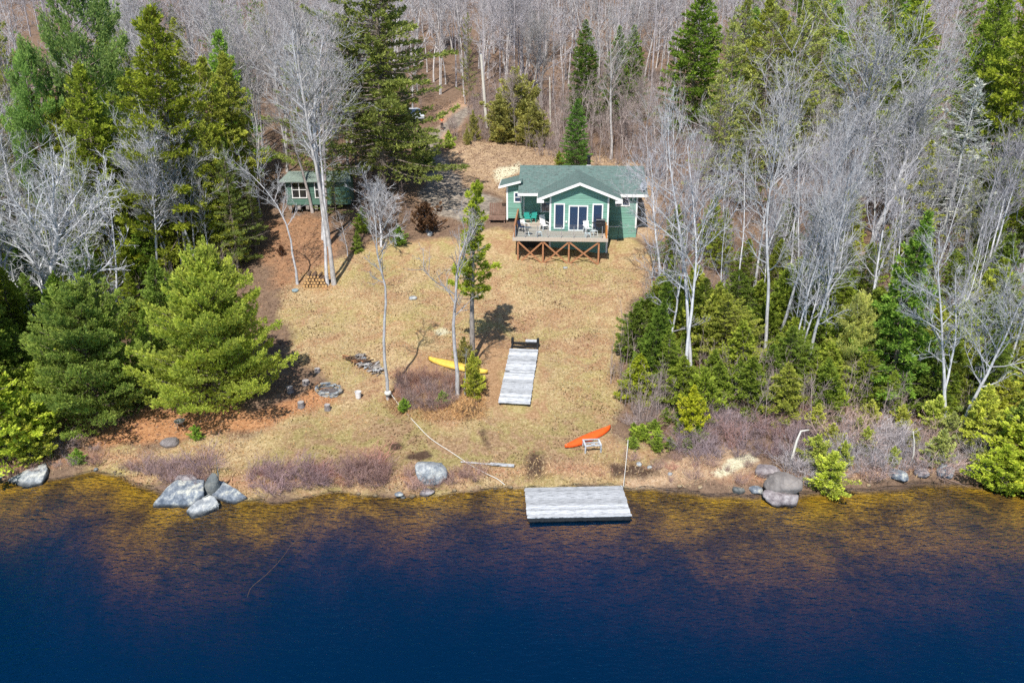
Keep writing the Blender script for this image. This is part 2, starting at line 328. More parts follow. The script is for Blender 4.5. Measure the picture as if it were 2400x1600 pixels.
track = polymask([(1005,330),(1030,300),(1030,240),(1085,238),(1110,262),(1080,300),(1060,330)], 2.5, .4)
tan = polymask([(1040,360),(1120,330),(1250,340),(1500,385),(1540,420),(1540,560),(1180,470),(1090,430)], 3, .6)
orange = np.maximum(.8 * polymask([(330,960),(420,950),(600,960),(740,900),(800,940),(640,1000),(470,1035),(380,1030),(240,1060),(180,1050)], 1.4, .3), .5 * polymask([(600,520),(740,490),(800,540),(820,640),(760,690),(640,690),(600,620)], 2.5, .5))
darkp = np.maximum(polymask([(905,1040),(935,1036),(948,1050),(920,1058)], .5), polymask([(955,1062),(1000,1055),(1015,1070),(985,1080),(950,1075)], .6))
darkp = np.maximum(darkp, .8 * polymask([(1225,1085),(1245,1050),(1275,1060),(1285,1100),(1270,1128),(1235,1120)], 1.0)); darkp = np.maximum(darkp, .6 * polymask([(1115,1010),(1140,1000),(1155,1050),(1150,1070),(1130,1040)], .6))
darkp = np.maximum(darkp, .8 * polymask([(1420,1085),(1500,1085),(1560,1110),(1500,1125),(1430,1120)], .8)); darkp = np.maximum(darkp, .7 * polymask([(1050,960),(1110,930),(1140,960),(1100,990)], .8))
sand = polymask([(1440,1120),(1540,1090),(1640,1060),(1700,1040),(1780,1060),(1790,1090),(1700,1110),(1640,1135),(1460,1138)], 1.2, .3)
pale = np.maximum(polymask([(1660,1110),(1700,1070),(1770,1062),(1785,1080),(1720,1095),(1680,1115)], .6, .2), np.maximum(.8 * polymask([(1010,775),(1040,765),(1060,780),(1030,788)], .6), .7*polymask([(1150,400),(1220,380),(1230,400),(1160,430)], 1.)))
brown = np.maximum(polymask([(960,840),(1080,800),(1170,770),(1195,800),(1165,960),(1060,1000),(960,960)], 1.6, .4), .6 * polymask([(1440,900),(1500,700),(1540,620),(1490,640),(1440,820),(1400,950)], 1.5, .4))
lowlawn = .85 * polymask([(560,1060),(700,1000),(900,950),(1100,1000),(1300,960),(1430,980),(1460,1130),(1000,1160),(620,1170),(420,1130)], 5, .8)
reddish = np.clip(1 - np.abs(np.interp(V[:, 0], sh[:, 0], sh[:, 1]) + 1.0 - V[:, 1]) / 1.3, 0, 1) * .62
bed = np.clip(-V[:, 2] / .08, 0, 1)
shp = np.interp(V[:, 0], sh[:, 0], sh[:, 1])
for nm, a in (('lawn', lawn), ('road', road), ('track', track), ('tan', tan), ('brown', brown), ('lowlawn', lowlawn), ('orange', orange), ('darkp', darkp), ('sand', sand), ('pale', pale), ('reddish', reddish), ('bed', bed)):
    at = gme.attributes.new(nm, 'FLOAT', 'POINT'); at.data.foreach_set('value', a.astype(np.float32))
gm = bpy.data.materials.new('ground'); gm.use_nodes = True; t = gm.node_tree; b = t.nodes['Principled BSDF']; b.inputs['Roughness'].default_value = .95; b.inputs['Specular IOR Level'].default_value = .08
tc = t.nodes.new('ShaderNodeTexCoord')
def gnoise(scale, detail=8, rough=.7, dist=0):
    n = t.nodes.new('ShaderNodeTexNoise'); n.inputs['Scale'].default_value = scale; n.inputs['Detail'].default_value = detail; n.inputs['Roughness'].default_value = rough; n.inputs['Distortion'].default_value = dist
    t.links.new(tc.outputs['Object'], n.inputs['Vector']); return n
def gramp(n, stops):
    r = t.nodes.new('ShaderNodeValToRGB'); e = r.color_ramp.elements
    e[0].position = stops[0][0]; e[0].color = (*stops[0][1], 1); e[1].position = stops[-1][0]; e[1].color = (*stops[-1][1], 1)
    for p, c in stops[1:-1]: e.new(p).color = (*c, 1)
    t.links.new(n.outputs['Fac'], r.inputs[0]); return r.outputs[0]
def gmix(f, a, bb, typ='MIX'):
    x = t.nodes.new('ShaderNodeMix'); x.data_type = 'RGBA'; x.blend_type = typ
    if isinstance(f, (int, float)): x.inputs['Factor'].default_value = f
    else: t.links.new(f, x.inputs['Factor'])
    t.links.new(a, x.inputs['A']); t.links.new(bb, x.inputs['B']); return x.outputs['Result']
fine = gnoise(4.5, 10, .85); med = gnoise(1.6, 8, .75, .4); big = gnoise(.22, 5, .6, .6); vfine = gnoise(11, 5, .9)
def gattr(nm, rough=.5):
    a = t.nodes.new('ShaderNodeAttribute'); a.attribute_name = nm
    # break the zone's edge with noise
    ad = t.nodes.new('ShaderNodeMath'); ad.operation = 'MULTIPLY_ADD'; ad.inputs[1].default_value = rough; t.links.new(med.outputs['Fac'], ad.inputs[0]); t.links.new(a.outputs['Fac'], ad.inputs[2])
    mr = t.nodes.new('ShaderNodeMapRange'); mr.inputs[1].default_value = .5 * rough + .3; mr.inputs[2].default_value = .5 * rough + .7; t.links.new(ad.outputs[0], mr.inputs[0]); return mr.outputs[0]
forest = gmix(.5, gramp(fine, [(.3, (.07, .045, .035)), (.5, (.19, .125, .085)), (.7, (.38, .27, .19))]), gramp(med, [(.35, (.09, .06, .045)), (.65, (.28, .19, .13))]))
lawnA = gramp(fine, [(.34, (.20, .125, .055)), (.47, (.40, .285, .15)), (.56, (.52, .39, .225)), (.68, (.74, .60, .39))])
lawnB = gramp(fine, [(.34, (.16, .135, .045)), (.5, (.36, .29, .12)), (.66, (.56, .46, .25))])
lawnC = gramp(fine, [(.30, (.16, .085, .04)), (.5, (.36, .22, .12)), (.7, (.56, .39, .24))])
lw = gmix(gramp(big, [(.42, (0,) * 3), (.60, (1,) * 3)]), lawnA, lawnB); lw = gmix(gramp(gnoise(.45, 8, .75, .8), [(.46, (0,) * 3), (.58, (1,) * 3)]), lw, lawnC)
col = gmix(gattr('lawn'), forest, lw)
col = gmix(gattr('lowlawn', .9), col, gmix(gramp(gnoise(.6, 8, .7, .5), [(.44, (0,) * 3), (.56, (1,) * 3)]), gramp(fine, [(.34, (.13, .08, .045)), (.5, (.31, .20, .115)), (.66, (.52, .38, .24))]), gramp(fine, [(.34, (.13, .105, .04)), (.5, (.30, .24, .10)), (.66, (.48, .40, .20))]))); col = gmix(gattr('brown'), col, lawnC); col = gmix(gattr('tan'), col, gmix(gramp(med, [(.42, (0,) * 3), (.60, (1,) * 3)]), gramp(fine, [(.34, (.22, .14, .08)), (.5, (.43, .30, .18)), (.66, (.66, .52, .36))]), gramp(fine, [(.34, (.12, .08, .055)), (.5, (.27, .18, .12)), (.66, (.45, .34, .24))])))
col = gmix(gattr('orange'), col, gramp(fine, [(.34, (.20, .08, .04)), (.5, (.42, .21, .10)), (.68, (.60, .36, .20))]))
col = gmix(gattr('track'), col, gramp(fine, [(.3, (.30, .17, .10)), (.6, (.50, .33, .22))]))
col = gmix(gattr('road'), col, gramp(med, [(.38, (.13, .105, .085)), (.5, (.25, .215, .18)), (.62, (.40, .34, .27))]))
rd = gramp(fine, [(.3, (.17, .08, .05)), (.5, (.38, .20, .12)), (.7, (.58, .40, .27))])
col = gmix(gattr('reddish', .6), col, rd)
col = gmix(gattr('sand'), col, gramp(fine, [(.3, (.26, .15, .09)), (.5, (.42, .29, .18)), (.7, (.60, .48, .36))]))
col = gmix(gattr('pale', .7), col, gramp(fine, [(.35, (.40, .36, .22)), (.65, (.78, .74, .56))]))
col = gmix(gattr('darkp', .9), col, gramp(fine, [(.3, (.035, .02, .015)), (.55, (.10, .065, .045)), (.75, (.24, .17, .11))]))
col = gmix(gattr('bed', .2), col, gmix(gramp(gnoise(.28, 9, .7, .3), [(.42, (0,) * 3), (.58, (1,) * 3)]), gramp(fine, [(.36, (.05, .028, .004)), (.55, (.16, .09, .01)), (.68, (.36, .23, .03))]), gramp(fine, [(.36, (.20, .11, .006)), (.55, (.50, .30, .012)), (.68, (.90, .62, .04))])))
spk = gramp(vfine, [(.30, (.45,) * 3), (.5, (1,) * 3), (.70, (1.6,) * 3)]); col = gmix(.75, col, spk, 'MULTIPLY')
t.links.new(col, b.inputs['Base Color'])
bp = t.nodes.new('ShaderNodeBump'); bp.inputs['Strength'].default_value = .8; bp.inputs['Distance'].default_value = .12; t.links.new(fine.outputs['Fac'], bp.inputs['Height']); t.links.new(bp.outputs[0], b.inputs['Normal'])
gme.materials.append(gm)
tag(link('ground', gme), 'dry tan lawn sloping from the forest floor down to the lake', 'ground', kind='structure')

# ---------------------------------------------------------------- water
wb = MB(); wb.box(-420, 420, -140, 60, -22, 0)
wm = bpy.data.materials.new('lake_water'); wm.use_nodes = True; t = wm.node_tree; t.nodes.remove(t.nodes['Principled BSDF'])
out = t.nodes['Material Output']; tc = t.nodes.new('ShaderNodeTexCoord')
def wnoise(sx, sy, rot, sc, det=4, rough=.6):
    mp = t.nodes.new('ShaderNodeMapping'); mp.inputs['Scale'].default_value = (sx, sy, 1); mp.inputs['Rotation'].default_value = (0, 0, rot)
    n = t.nodes.new('ShaderNodeTexNoise'); n.inputs['Scale'].default_value = sc; n.inputs['Detail'].default_value = det; n.inputs['Roughness'].default_value = rough
    t.links.new(tc.outputs['Object'], mp.inputs[0]); t.links.new(mp.outputs[0], n.inputs['Vector']); return n.outputs['Fac']
a1 = wnoise(1, 2.2, R(24), 2.8, 2.5, .5); a2 = wnoise(1, 2.0, R(-14), 1.5, 3, .5)
ad = t.nodes.new('ShaderNodeMath'); ad.operation = 'MULTIPLY_ADD'; ad.inputs[1].default_value = 1.4; t.links.new(a2, ad.inputs[0]); t.links.new(a1, ad.inputs[2])
bp = t.nodes.new('ShaderNodeBump'); bp.inputs['Strength'].default_value = .8; bp.inputs['Distance'].default_value = .05; t.links.new(ad.outputs[0], bp.inputs['Height'])
gl = t.nodes.new('ShaderNodeBsdfGlossy'); gl.inputs['Roughness'].default_value = .08; t.links.new(bp.outputs[0], gl.inputs['Normal'])
tr = t.nodes.new('ShaderNodeBsdfTransparent'); gl.inputs[0].default_value = (.12, .50, .88, 1)
fr = t.nodes.new('ShaderNodeFresnel'); fr.inputs[0].default_value = 1.46; t.links.new(bp.outputs[0], fr.inputs['Normal'])
m2 = t.nodes.new('ShaderNodeMixShader'); t.links.new(fr.outputs[0], m2.inputs[0]); t.links.new(tr.outputs[0], m2.inputs[1]); t.links.new(gl.outputs[0], m2.inputs[2]); t.links.new(m2.outputs[0], out.inputs['Surface'])
va = t.nodes.new('ShaderNodeVolumeAbsorption'); va.inputs['Color'].default_value = (.40, .34, .50, 1); va.inputs['Density'].default_value = .95
vs_ = t.nodes.new('ShaderNodeVolumeScatter'); vs_.inputs['Color'].default_value = (.0, .27, .95, 1); vs_.inputs['Density'].default_value = .21; vs_.inputs['Anisotropy'].default_value = 0
av = t.nodes.new('ShaderNodeAddShader'); t.links.new(va.outputs[0], av.inputs[0]); t.links.new(vs_.outputs[0], av.inputs[1]); t.links.new(av.outputs[0], out.inputs['Volume'])
tag(wb.build('water', wm), 'deep blue lake with fine ripples turning golden brown over the shallows', 'lake', kind='structure')

# ---------------------------------------------------------------- tree generators (numpy)
def segs_to_mesh(S, n=3):
    """S: array (m,8) p0 p1 r0 r1 -> V,F"""
    S = np.asarray(S, float); p0, p1 = S[:, :3], S[:, 3:6]; d = p1 - p0; L = np.linalg.norm(d, axis=1, keepdims=True) + 1e-9; d = d / L
    u = np.where(np.abs(d[:, 2:3]) < .9, np.array([[0, 0, 1.]]), np.array([[0, 1., 0]])); x = np.cross(d, u); x /= np.linalg.norm(x, axis=1, keepdims=True); y = np.cross(d, x)
    vs = []
    for p, r in ((p0, S[:, 6:7]), (p1, S[:, 7:8])):
        for k in range(n):
            a = k * 2 * math.pi / n; vs.append(p + (x * math.cos(a) + y * math.sin(a)) * r)
    V = np.stack(vs, 1).reshape(-1, 3); b = np.arange(len(S))[:, None] * (2 * n)
    F = np.concatenate([b + np.array([[k, (k + 1) % n, n + (k + 1) % n, n + k]]) for k in range(n)], 1).reshape(-1, 4)
    return V, F
def path(g, p, d, L, n, wig, up):
    pts = [p]; s = L / n; d = d / np.linalg.norm(d)
    for i in range(n):
        d = d + g.normal(0, wig, 3) + np.array([0, 0, up]); d /= np.linalg.norm(d); pts.append(pts[-1] + d * s)
    return np.array(pts)
def add_segs(S, P, r0, r1, pw=1.0):
    n = len(P) - 1; t = np.linspace(0, 1, n + 1) ** pw; r = r0 + (r1 - r0) * t
    S.append(np.hstack([P[:-1], P[1:], r[:-1, None], r[1:, None]]))
def sidedir(g, d, ang):
    r = g.normal(0, 1, 3); r -= d * r.dot(d); r /= np.linalg.norm(r); return d * math.cos(ang) + r * math.sin(ang)
def interp_path(P, t):
    f = t * (len(P) - 1); i = min(int(f), len(P) - 2); a = f - i; return P[i] * (1 - a) + P[i + 1] * a, (P[i + 1] - P[i]) / (np.linalg.norm(P[i + 1] - P[i]) + 1e-9)
def twigs(g, B, per_m, L, r, S, up=.25):
    """short twigs along the branch paths B"""
    for P, k in B:
        ln = np.linalg.norm(np.diff(P, axis=0), axis=1).sum(); n = max(2, int(ln * per_m)); tt = g.uniform(.15, 1, n); f = tt * (len(P) - 1); i = np.minimum(f.astype(int), len(P) - 2)
        a = (f - i)[:, None]; base = P[i] * (1 - a) + P[i + 1] * a; d = P[i + 1] - P[i]; d /= np.linalg.norm(d, axis=1, keepdims=True) + 1e-9
        v = d * .75 + g.normal(0, .6, (n, 3)) + np.array([0, 0, up]); v /= np.linalg.norm(v, axis=1, keepdims=True); l = (L * g.uniform(.4, 1.2, n))[:, None]
        mid = base + v * l * .5; v2 = v + g.normal(0, .35, (n, 3)) + np.array([0, 0, up * .5]); end = mid + v2 * l * .5
        S.append(np.hstack([base, mid, np.full((n, 1), r), np.full((n, 1), r * .75)])); S.append(np.hstack([mid, end, np.full((n, 1), r * .75), np.full((n, 1), r * .35)]))
        v3 = v + g.normal(0, .7, (n, 3)); S.append(np.hstack([mid, mid + v3 * l * .4, np.full((n, 1), r * .6), np.full((n, 1), r * .3)]))
def bare_tree(seed, H=16, tr=.16, fork=.45, nprim=20, spread=.65, lean=.02, twig=7, wig=.05, tl=.55, start=.35, stems=1, crook=None, thin=.011):
    g = np.random.RandomState(seed); T = MB(); S = []; B = []
    for s_ in range(stems):
        if crook is not None: P = np.array(crook, float)
        else:
            d0 = np.array([g.normal(0, lean) + (s_ - (stems - 1) / 2) * .12, g.normal(0, lean), 1.]); P = path(g, np.array([(s_ - (stems - 1) / 2) * .25, 0, -.2]), d0, H * (1 if s_ == 0 else g.uniform(.75, .95)), 14, wig, .02)
        n = len(P); rr = [tr * (1.0 - .86 * (i / (n - 1))) * (1.35 if i == 0 else 1) for i in range(n)]
        T.tube(P, rr, 7, False)
        for k in range(nprim):
            t_ = start + (1 - start) * (k + g.uniform(0, 1)) / nprim; p, d = interp_path(P, min(t_, .98))
            rel = (t_ - start) / (1 - start); L = H * spread * .5 * (.35 + .65 * math.sin(math.pi * min(1, .18 + rel * .8))) * g.uniform(.6, 1.15)
            if g.rand() < .12: L *= 1.4
            q = path(g, p, sidedir(g, d, g.uniform(.5, 1.15) * (1.15 - .5 * rel)), L, 6, .13, .07); r0 = tr * (1 - .8 * t_) * .55; add_segs(S, q, r0, .018); B.append((q, 1))
            for j in range(max(3, int(L * 2.0))):
                p2, d2 = interp_path(q, g.uniform(.2, .98)); L2 = L * g.uniform(.22, .5); q2 = path(g, p2, sidedir(g, d2, g.uniform(.4, 1.0)), L2, 4, .16, .06); add_segs(S, q2, max(.016, r0 * .45), .011); B.append((q2, 2))
                for m_ in range(max(1, int(L2 * 1.6))):
                    p3, d3 = interp_path(q2, g.uniform(.25, 1)); q3 = path(g, p3, sidedir(g, d3, g.uniform(.4, 1.)), L2 * g.uniform(.3, .55), 3, .2, .06); add_segs(S, q3, .013, .008); B.append((q3, 3))
    twigs(g, B, twig * .5, tl, thin, S)
    Sx = np.vstack(S); V, F = segs_to_mesh(Sx)
    crown = npmesh('crown', V, F, mat=M['bark'])
    tm = bpy.data.meshes.new('trunk'); tm.from_pydata([tuple(v) for v in T.v], [], T.f); tm.update(); tm.polygons.foreach_set('use_smooth', [True] * len(tm.polygons)); tm.materials.append(M['bark'])
    return dict(trunk=tm, crown=crown, H=H, S=Sx)
def blades(pos, dirs, ln, w, tint, g):
    """thin needle-spray triangles"""
    n = len(pos); r = g.normal(0, 1, (n, 3)); x = np.cross(dirs, r); x /= np.linalg.norm(x, axis=1, keepdims=True) + 1e-9
    V = np.stack([pos - x * w[:, None] * .5, pos + dirs * (ln * .55)[:, None] + x * w[:, None] * .9 * 0 - x * w[:, None] * .75, pos + dirs * ln[:, None], pos + dirs * (ln * .5)[:, None] + x * w[:, None] * .75], 1).reshape(-1, 3)
    F = np.arange(4 * n).reshape(-1, 4); return V, F
def conifer(seed, H=14, Rm=2.6, nb=150, start=.06, shape=lambda t: (1 - t) ** .8, dens=22, blade=(.30, .07), k=4, droop=-.25, rise=.18, fan=.34, tr=.17, ragged=.0, dead=0, up=.25, clump=None, puff=.12, lean=.01, trunktop=1.0):
    g = np.random.RandomState(seed); T = MB(); P = path(g, np.array([0, 0, -.2]), np.array([g.normal(0, lean), g.normal(0, lean), 1.]), H, 12, .012, .02); n = len(P)
    T.tube(P, [tr * (1 - .93 * i / (n - 1)) + .01 for i in range(n)], 7, False); S = []; pos = []; dr = []; tn = []; scl = []
    az = g.uniform(0, 6.28)
    sect = 1 + ragged * np.array([math.sin(a * 2 + seed) * .5 + math.sin(a * 3 + seed * 2) * .4 for a in np.linspace(0, 6.28, 40)])
    for i in range(nb):
        t_ = start + (1 - start) * ((i + g.uniform(0, 1)) / nb) ** .92; az += 2.399 + g.normal(0, .25); p, d = interp_path(P, min(t_, .995))
        L = Rm * shape(t_) * g.uniform(.72 - .35 * ragged, 1.12 + .2 * ragged) * sect[int((az % 6.283) / 6.283 * 39)]
        if ragged and g.rand() < ragged * .35: L *= .4
        L = max(L, .18); a0 = droop * (1 - t_) + rise * t_ + g.normal(0, .08) + (.9 * max(0, t_ - .85) / .15)
        dd = np.array([math.cos(az), math.sin(az), math.tan(a0)]); q = path(g, p, dd, L, 5, .05, .045 + .03 * (1 - t_))
        add_segs(S, q, .015 + .012 * L, .008)
        if dead and (g.rand() < dead):
            twigs(g, [(q, 1)], 8, .5, .009, S, -.1); continue
        m_ = max(4, int(dens * L * (1.0 if L > .6 else 1.6))); u = g.uniform(.12 if not clump else .45, 1.02, m_) ** (.75); f = np.clip(u, 0, .999) * 5; ii = f.astype(int); a = (f - ii)[:, None]
        c = q[ii] * (1 - a) + q[ii + 1] * a; dq = q[ii + 1] - q[ii]; dq /= np.linalg.norm(dq, axis=1, keepdims=True); sd_ = np.cross(dq, [0, 0, 1]); sd_ /= np.linalg.norm(sd_, axis=1, keepdims=True) + 1e-9
        side = g.uniform(-1, 1, m_); off = side * L * fan * np.clip(1.15 - u, .12, 1) * (1 if not clump else 1.3)
        c = c + sd_ * off[:, None] + np.array([0, 0, 1]) * (g.normal(0, puff, m_) * (1 if clump else .6) - np.abs(off) * .12)[:, None]
        tb = g.uniform(.15, .85)
        for _ in range(k):
            v = dq * .8 + sd_ * (side * .8)[:, None] + g.normal(0, .45, (m_, 3)) + np.array([0, 0, up]); v /= np.linalg.norm(v, axis=1, keepdims=True)
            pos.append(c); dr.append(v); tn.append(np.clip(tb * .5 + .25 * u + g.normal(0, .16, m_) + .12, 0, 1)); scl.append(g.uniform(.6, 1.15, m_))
    pos = np.vstack(pos); dr = np.vstack(dr); tn = np.concatenate(tn); scl = np.concatenate(scl)
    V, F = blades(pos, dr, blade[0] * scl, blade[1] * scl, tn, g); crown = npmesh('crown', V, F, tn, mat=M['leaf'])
    SV, SF = segs_to_mesh(np.vstack(S)); b0 = len(T.v); tv = np.array([tuple(v) for v in T.v]); tf = np.array([f for f in T.f]); 
    tm = npmesh('trunk', np.vstack([tv, SV]), np.vstack([tf, SF + b0]), smooth=True, mat=M['bark'])
    return dict(trunk=tm, crown=crown, H=H)
def twig_bush(seed, H=1.3, n=46, spread=.8, r=.008, L=.35):
    g = np.random.RandomState(seed); S = []; B = []
    for i in range(n):
        a = g.uniform(0, 6.28); d = np.array([math.cos(a) * spread * g.uniform(0, 1), math.sin(a) * spread * g.uniform(0, 1), 1.]); b0 = np.array([math.cos(a), math.sin(a), 0]) * g.uniform(0, .35 * H * spread)
        q = path(g, b0, d, H * g.uniform(.3, 1.15), 4, .14, .02); add_segs(S, q, r * 1.3, r * .6); B.append((q, 1))
    twigs(g, B, 7, L * H, r * .75, S, .3); V, F = segs_to_mesh(np.vstack(S)); me = npmesh('twigs', V, F, mat=M['bark']); return dict(twigs=me, H=H)

tri = lambda t: (1 - t) ** .8
P_ = {}
P_['bare'] = [bare_tree(11 + i, H=17, tr=.17, nprim=18 + i, start=.38, spread=.5, twig=4.2, thin=.009) for i in range(4)] + [bare_tree(31, H=17, tr=.2, nprim=24, start=.3, spread=.75, twig=4, wig=.07, thin=.009), bare_tree(32, H=16, tr=.15, nprim=20, start=.45, spread=.62, twig=4, stems=2, thin=.009)]
P_['young'] = [bare_tree(41 + i, H=9, tr=.075, nprim=16, start=.2, spread=.5, twig=8, tl=.4, thin=.009) for i in range(3)]
P_['wide'] = [bare_tree(51 + i, H=13, tr=.2, nprim=26, start=.22, spread=.8, twig=4, wig=.09, lean=.08, thin=.009) for i in range(2)]
P_['spruce'] = [conifer(61, H=15, Rm=4.2, nb=190, dens=19, shape=lambda t: (1 - t) ** .62), conifer(62, H=15, Rm=4.8, nb=190, dens=19, ragged=.4, shape=lambda t: (.6 + .4 * min(1, t * 3)) * (1 - t) ** .55), conifer(63, H=15, Rm=4.0, nb=170, dens=19, ragged=.3, start=.12, shape=lambda t: (1 - t) ** .6)]
P_['ragged'] = [conifer(71, H=16, Rm=3.9, nb=150, dens=15, ragged=.6, dead=.3, start=.12, shape=lambda t: (.35 + .65 * math.sin(math.pi * min(1, t * 1.1) ** .8)) * (1 - t) ** .35 * 1.0, droop=-.35, k=4), conifer(72, H=16, Rm=3.6, nb=130, dens=13, ragged=.7, dead=.4, start=.15, shape=lambda t: (1 - t) ** .5, k=4)]
P_['lichen'] = [conifer(81, H=14, Rm=3.6, nb=170, dens=9, ragged=.4, dead=.62, start=.1, shape=lambda t: (1 - t) ** .7)]
P_['fir'] = [conifer(91 + i, H=5.5, Rm=2.1, nb=100, dens=34, blade=(.22, .05), start=.03, ragged=.15, tr=.06) for i in range(3)]
P_['cedar'] = [conifer(101 + i, H=4.5, Rm=1.7, nb=90, dens=34, blade=(.2, .055), start=.02, ragged=.5, tr=.06, up=.5, rise=.5, droop=.1, shape=lambda t: (.5 + .5 * math.sin(math.pi * t ** .7)) * (1.02 - t) ** .4) for i in range(3)]
P_['pinetall'] = [conifer(111, H=19, Rm=4.4, nb=70, dens=46, blade=(.32, .05), k=6, start=.3, ragged=.5, clump=True, puff=.34, fan=.42, droop=.1, rise=.5, up=.6, tr=.24, shape=lambda t: .35 + .65 * math.sin(math.pi * min(1, (1 - t) * 1.1) ** .8) if t < .97 else .25)]
P_['bush'] = [twig_bush(121 + i, H=1.2, n=(34, 52, 26, 44)[i], spread=(.9, 1.2, .6, 1.0)[i]) for i in range(4)]
BP = conifer(131, H=9.5, Rm=5.2, nb=200, dens=44, blade=(.22, .035), k=7, start=.03, ragged=.3, puff=.20, fan=.40, droop=.12, rise=.65, up=.75, tr=.13, shape=lambda t: (.82 + .18 * min(1, t * 5)) * (1 - t) ** .48)
BP2 = conifer(132, H=8, Rm=4.3, nb=170, dens=44, blade=(.2, .035), k=7, start=.03, ragged=.35, puff=.18, fan=.40, droop=.05, rise=.6, up=.7, tr=.12, shape=lambda t: (.85 + .15 * min(1, t * 5)) * (1 - t) ** .5)

LG = 2.45
KNAME = dict(bare='bare_tree', young='bare_tree', wide='bare_tree', spruce='spruce_tree', ragged='hemlock_tree', lichen='lichen_tree', fir='fir_tree', cedar='cedar_bush', pinetall='pine_tree', bush='leafless_shrub')
KCAT = dict(bare='bare tree', young='bare tree', wide='bare tree', spruce='spruce', ragged='conifer', lichen='conifer', fir='fir', cedar='evergreen bush', pinetall='pine', bush='shrub')
LEAFC = dict(spruce=(.085, .135, .022), ragged=(.11, .15, .045), lichen=(.20, .22, .10), fir=(.11, .19, .025), cedar=(.18, .23, .03), pinetall=(.075, .15, .05))
def tree(kind, px, py, top, label=None, group=None, var=None, w=1., leaf=None, bark=None, rz=None, pos=None, H=None, proto=None, lean=(0, 0), name=None, cat=None):
    p = Vector(pos) if pos is not None else ground(px, py); pr = proto or P_[kind][var if var is not None else rnd.randrange(len(P_[kind]))]
    Ht = H or max(1., topz(top, p.x, p.y) - p.z); s = Ht / pr['H']
    o = empty(name or KNAME[kind], p, rz if rz is not None else rnd.uniform(0, 6.28), label, cat or KCAT[kind], group); o.rotation_euler[0] = lean[0]; o.rotation_euler[1] = lean[1]
    bare = kind in ('bare', 'young', 'wide', 'bush'); v = rnd.uniform(.85, 1.15)
    bk = bark or ((.52, .52, .54) if bare else (.22, .18, .15)); lf = leaf or LEAFC.get(kind, (.38, .35, .35))
    if not bare: lf = (min(.6, lf[0] * LG * 1.04), min(.6, lf[1] * LG * .98), min(.6, lf[2] * LG * 1.15))
    for part in ('trunk', 'crown', 'twigs'):
        if part not in pr: continue
        c = link(part, pr[part], o); c.scale = (s * w, s * w, s); cc = (bk if part != 'crown' else lf) if not (bare and part == 'crown') else (leaf or tuple(x * .80 for x in bk))
        if part == 'crown' and bare and leaf: cc = leaf
        c.color = (*[x * v for x in cc], 1)
    return o

# ---------------------------------------------------------------- cabin
PV = Vector((6, 70.2, 5)); YAW = R(-3.0)
def hw(x, y, z=0):
    d = Matrix.Rotation(YAW, 3, 'Z') @ Vector((x - PV.x, y - PV.y, 0)); return Vector((PV.x + d.x, PV.y + d.y, z))
def Zy(zy, Y): return on_y(1200, 360 + zy / 5.6, Y)[2]
def Xx(zx, Y, zy): return on_y(1120 + zx / 5.6, 360 + zy / 5.6, Y)[0]
house = empty('cabin', PV, YAW, 'green clapboard cabin with white trim, front gable and green shingle roof above the lawn', 'cabin')
def hb(mb, name, m, parent=None, **k):
    if parent is None: return mb.build(name, m, house, off=PV, **k)
    return mb.build(name, m, parent, off=PV, **k)
YB, YR, YL, YK = 70.2, 73.3, 74.8, 82.0
def lap(mb, xa, xb, z0, z1, y, st=.155, sgn=-1):
    n = max(1, round((z1 - z0) / st)); s = (z1 - z0) / n
    for i in range(n):
        a, b_ = z0 + i * s, z0 + (i + 1) * s
        mb.add([(xa(a), y + sgn * .03, a), (xb(a), y + sgn * .03, a), (xb(b_), y + sgn * .006, b_), (xa(b_), y + sgn * .006, b_), (xa(a), y, a), (xb(a), y, a)], [(0, 1, 2, 3), (4, 5, 1, 0)])
    return mb
K = lambda c: (lambda z: c)
bayx0, bayx1 = 3.35, 8.62; bc = 5.98
# main walls
w = MB(); w.box(3.3, 11.45, YR, YK, 4.6, 10.5); w.box(.75, 3.3, YL, YK - .01, 5.6, 10.5)
w.prism([(0, 0)] * 0 or [(.76, 10.5), (11.44, 10.5), (11.44, 10.51)], YR + .1, YR + .2)
lap(w, K(bayx1), K(11.45), 5.2, 10.5, YR); lap(w, K(.75), K(3.35), 7.2, 10.5, YL)
for xs in (.75, 11.45):   # gable ends of the main block
    w.add([(xs, YR, 10.5), (xs, YK, 10.5), (xs, 77.7, 12.25)], [(0, 1, 2)])
hb(w, 'wall', M['siding'])
w = MB(); w.box(bayx0, bayx1, YB, YR, 4.6, 10.55); lap(w, K(bayx0), K(bayx1), 5.35, 10.72, YB)
ga = lambda z: max(bayx0, bc - (12.0 - z) / .384 * 1.0); gb = lambda z: min(bayx1, bc + (12.0 - z) / .384)
lap(w, ga, gb, 10.72, 11.96, YB)
w.add([(bayx0, YB + .02, 10.5), (bayx1, YB + .02, 10.5), (bayx1, YB + .02, 10.98), (bc, YB + .02, 12.0), (bayx0, YB + .02, 10.98)], [(0, 1, 2, 3, 4)])
hb(w, 'bay_wall', M['siding'])
# left wing with shed roof
w = MB(); wx0, wx1 = -.75, .78; w.box(wx0, wx1, 74.5, 77.6, 7.86, 10.85); lap(w, K(wx0), K(wx1), 7.86, 10.9, 74.5)
w.add([(wx0, 74.49, 10.8), (wx1, 74.49, 10.8), (wx1, 74.49, 11.32), (wx0, 74.49, 10.9)], [(0, 1, 2, 3)]); hb(w, 'wing_wall', M['siding'])
w = MB(); w.box(wx0 + .1, wx1, 74.7, 77.5, 6.8, 7.85); hb(w, 'gap_shade_block', M['soffit'])  # dark block filling the open gap below the wing, painted as its shade
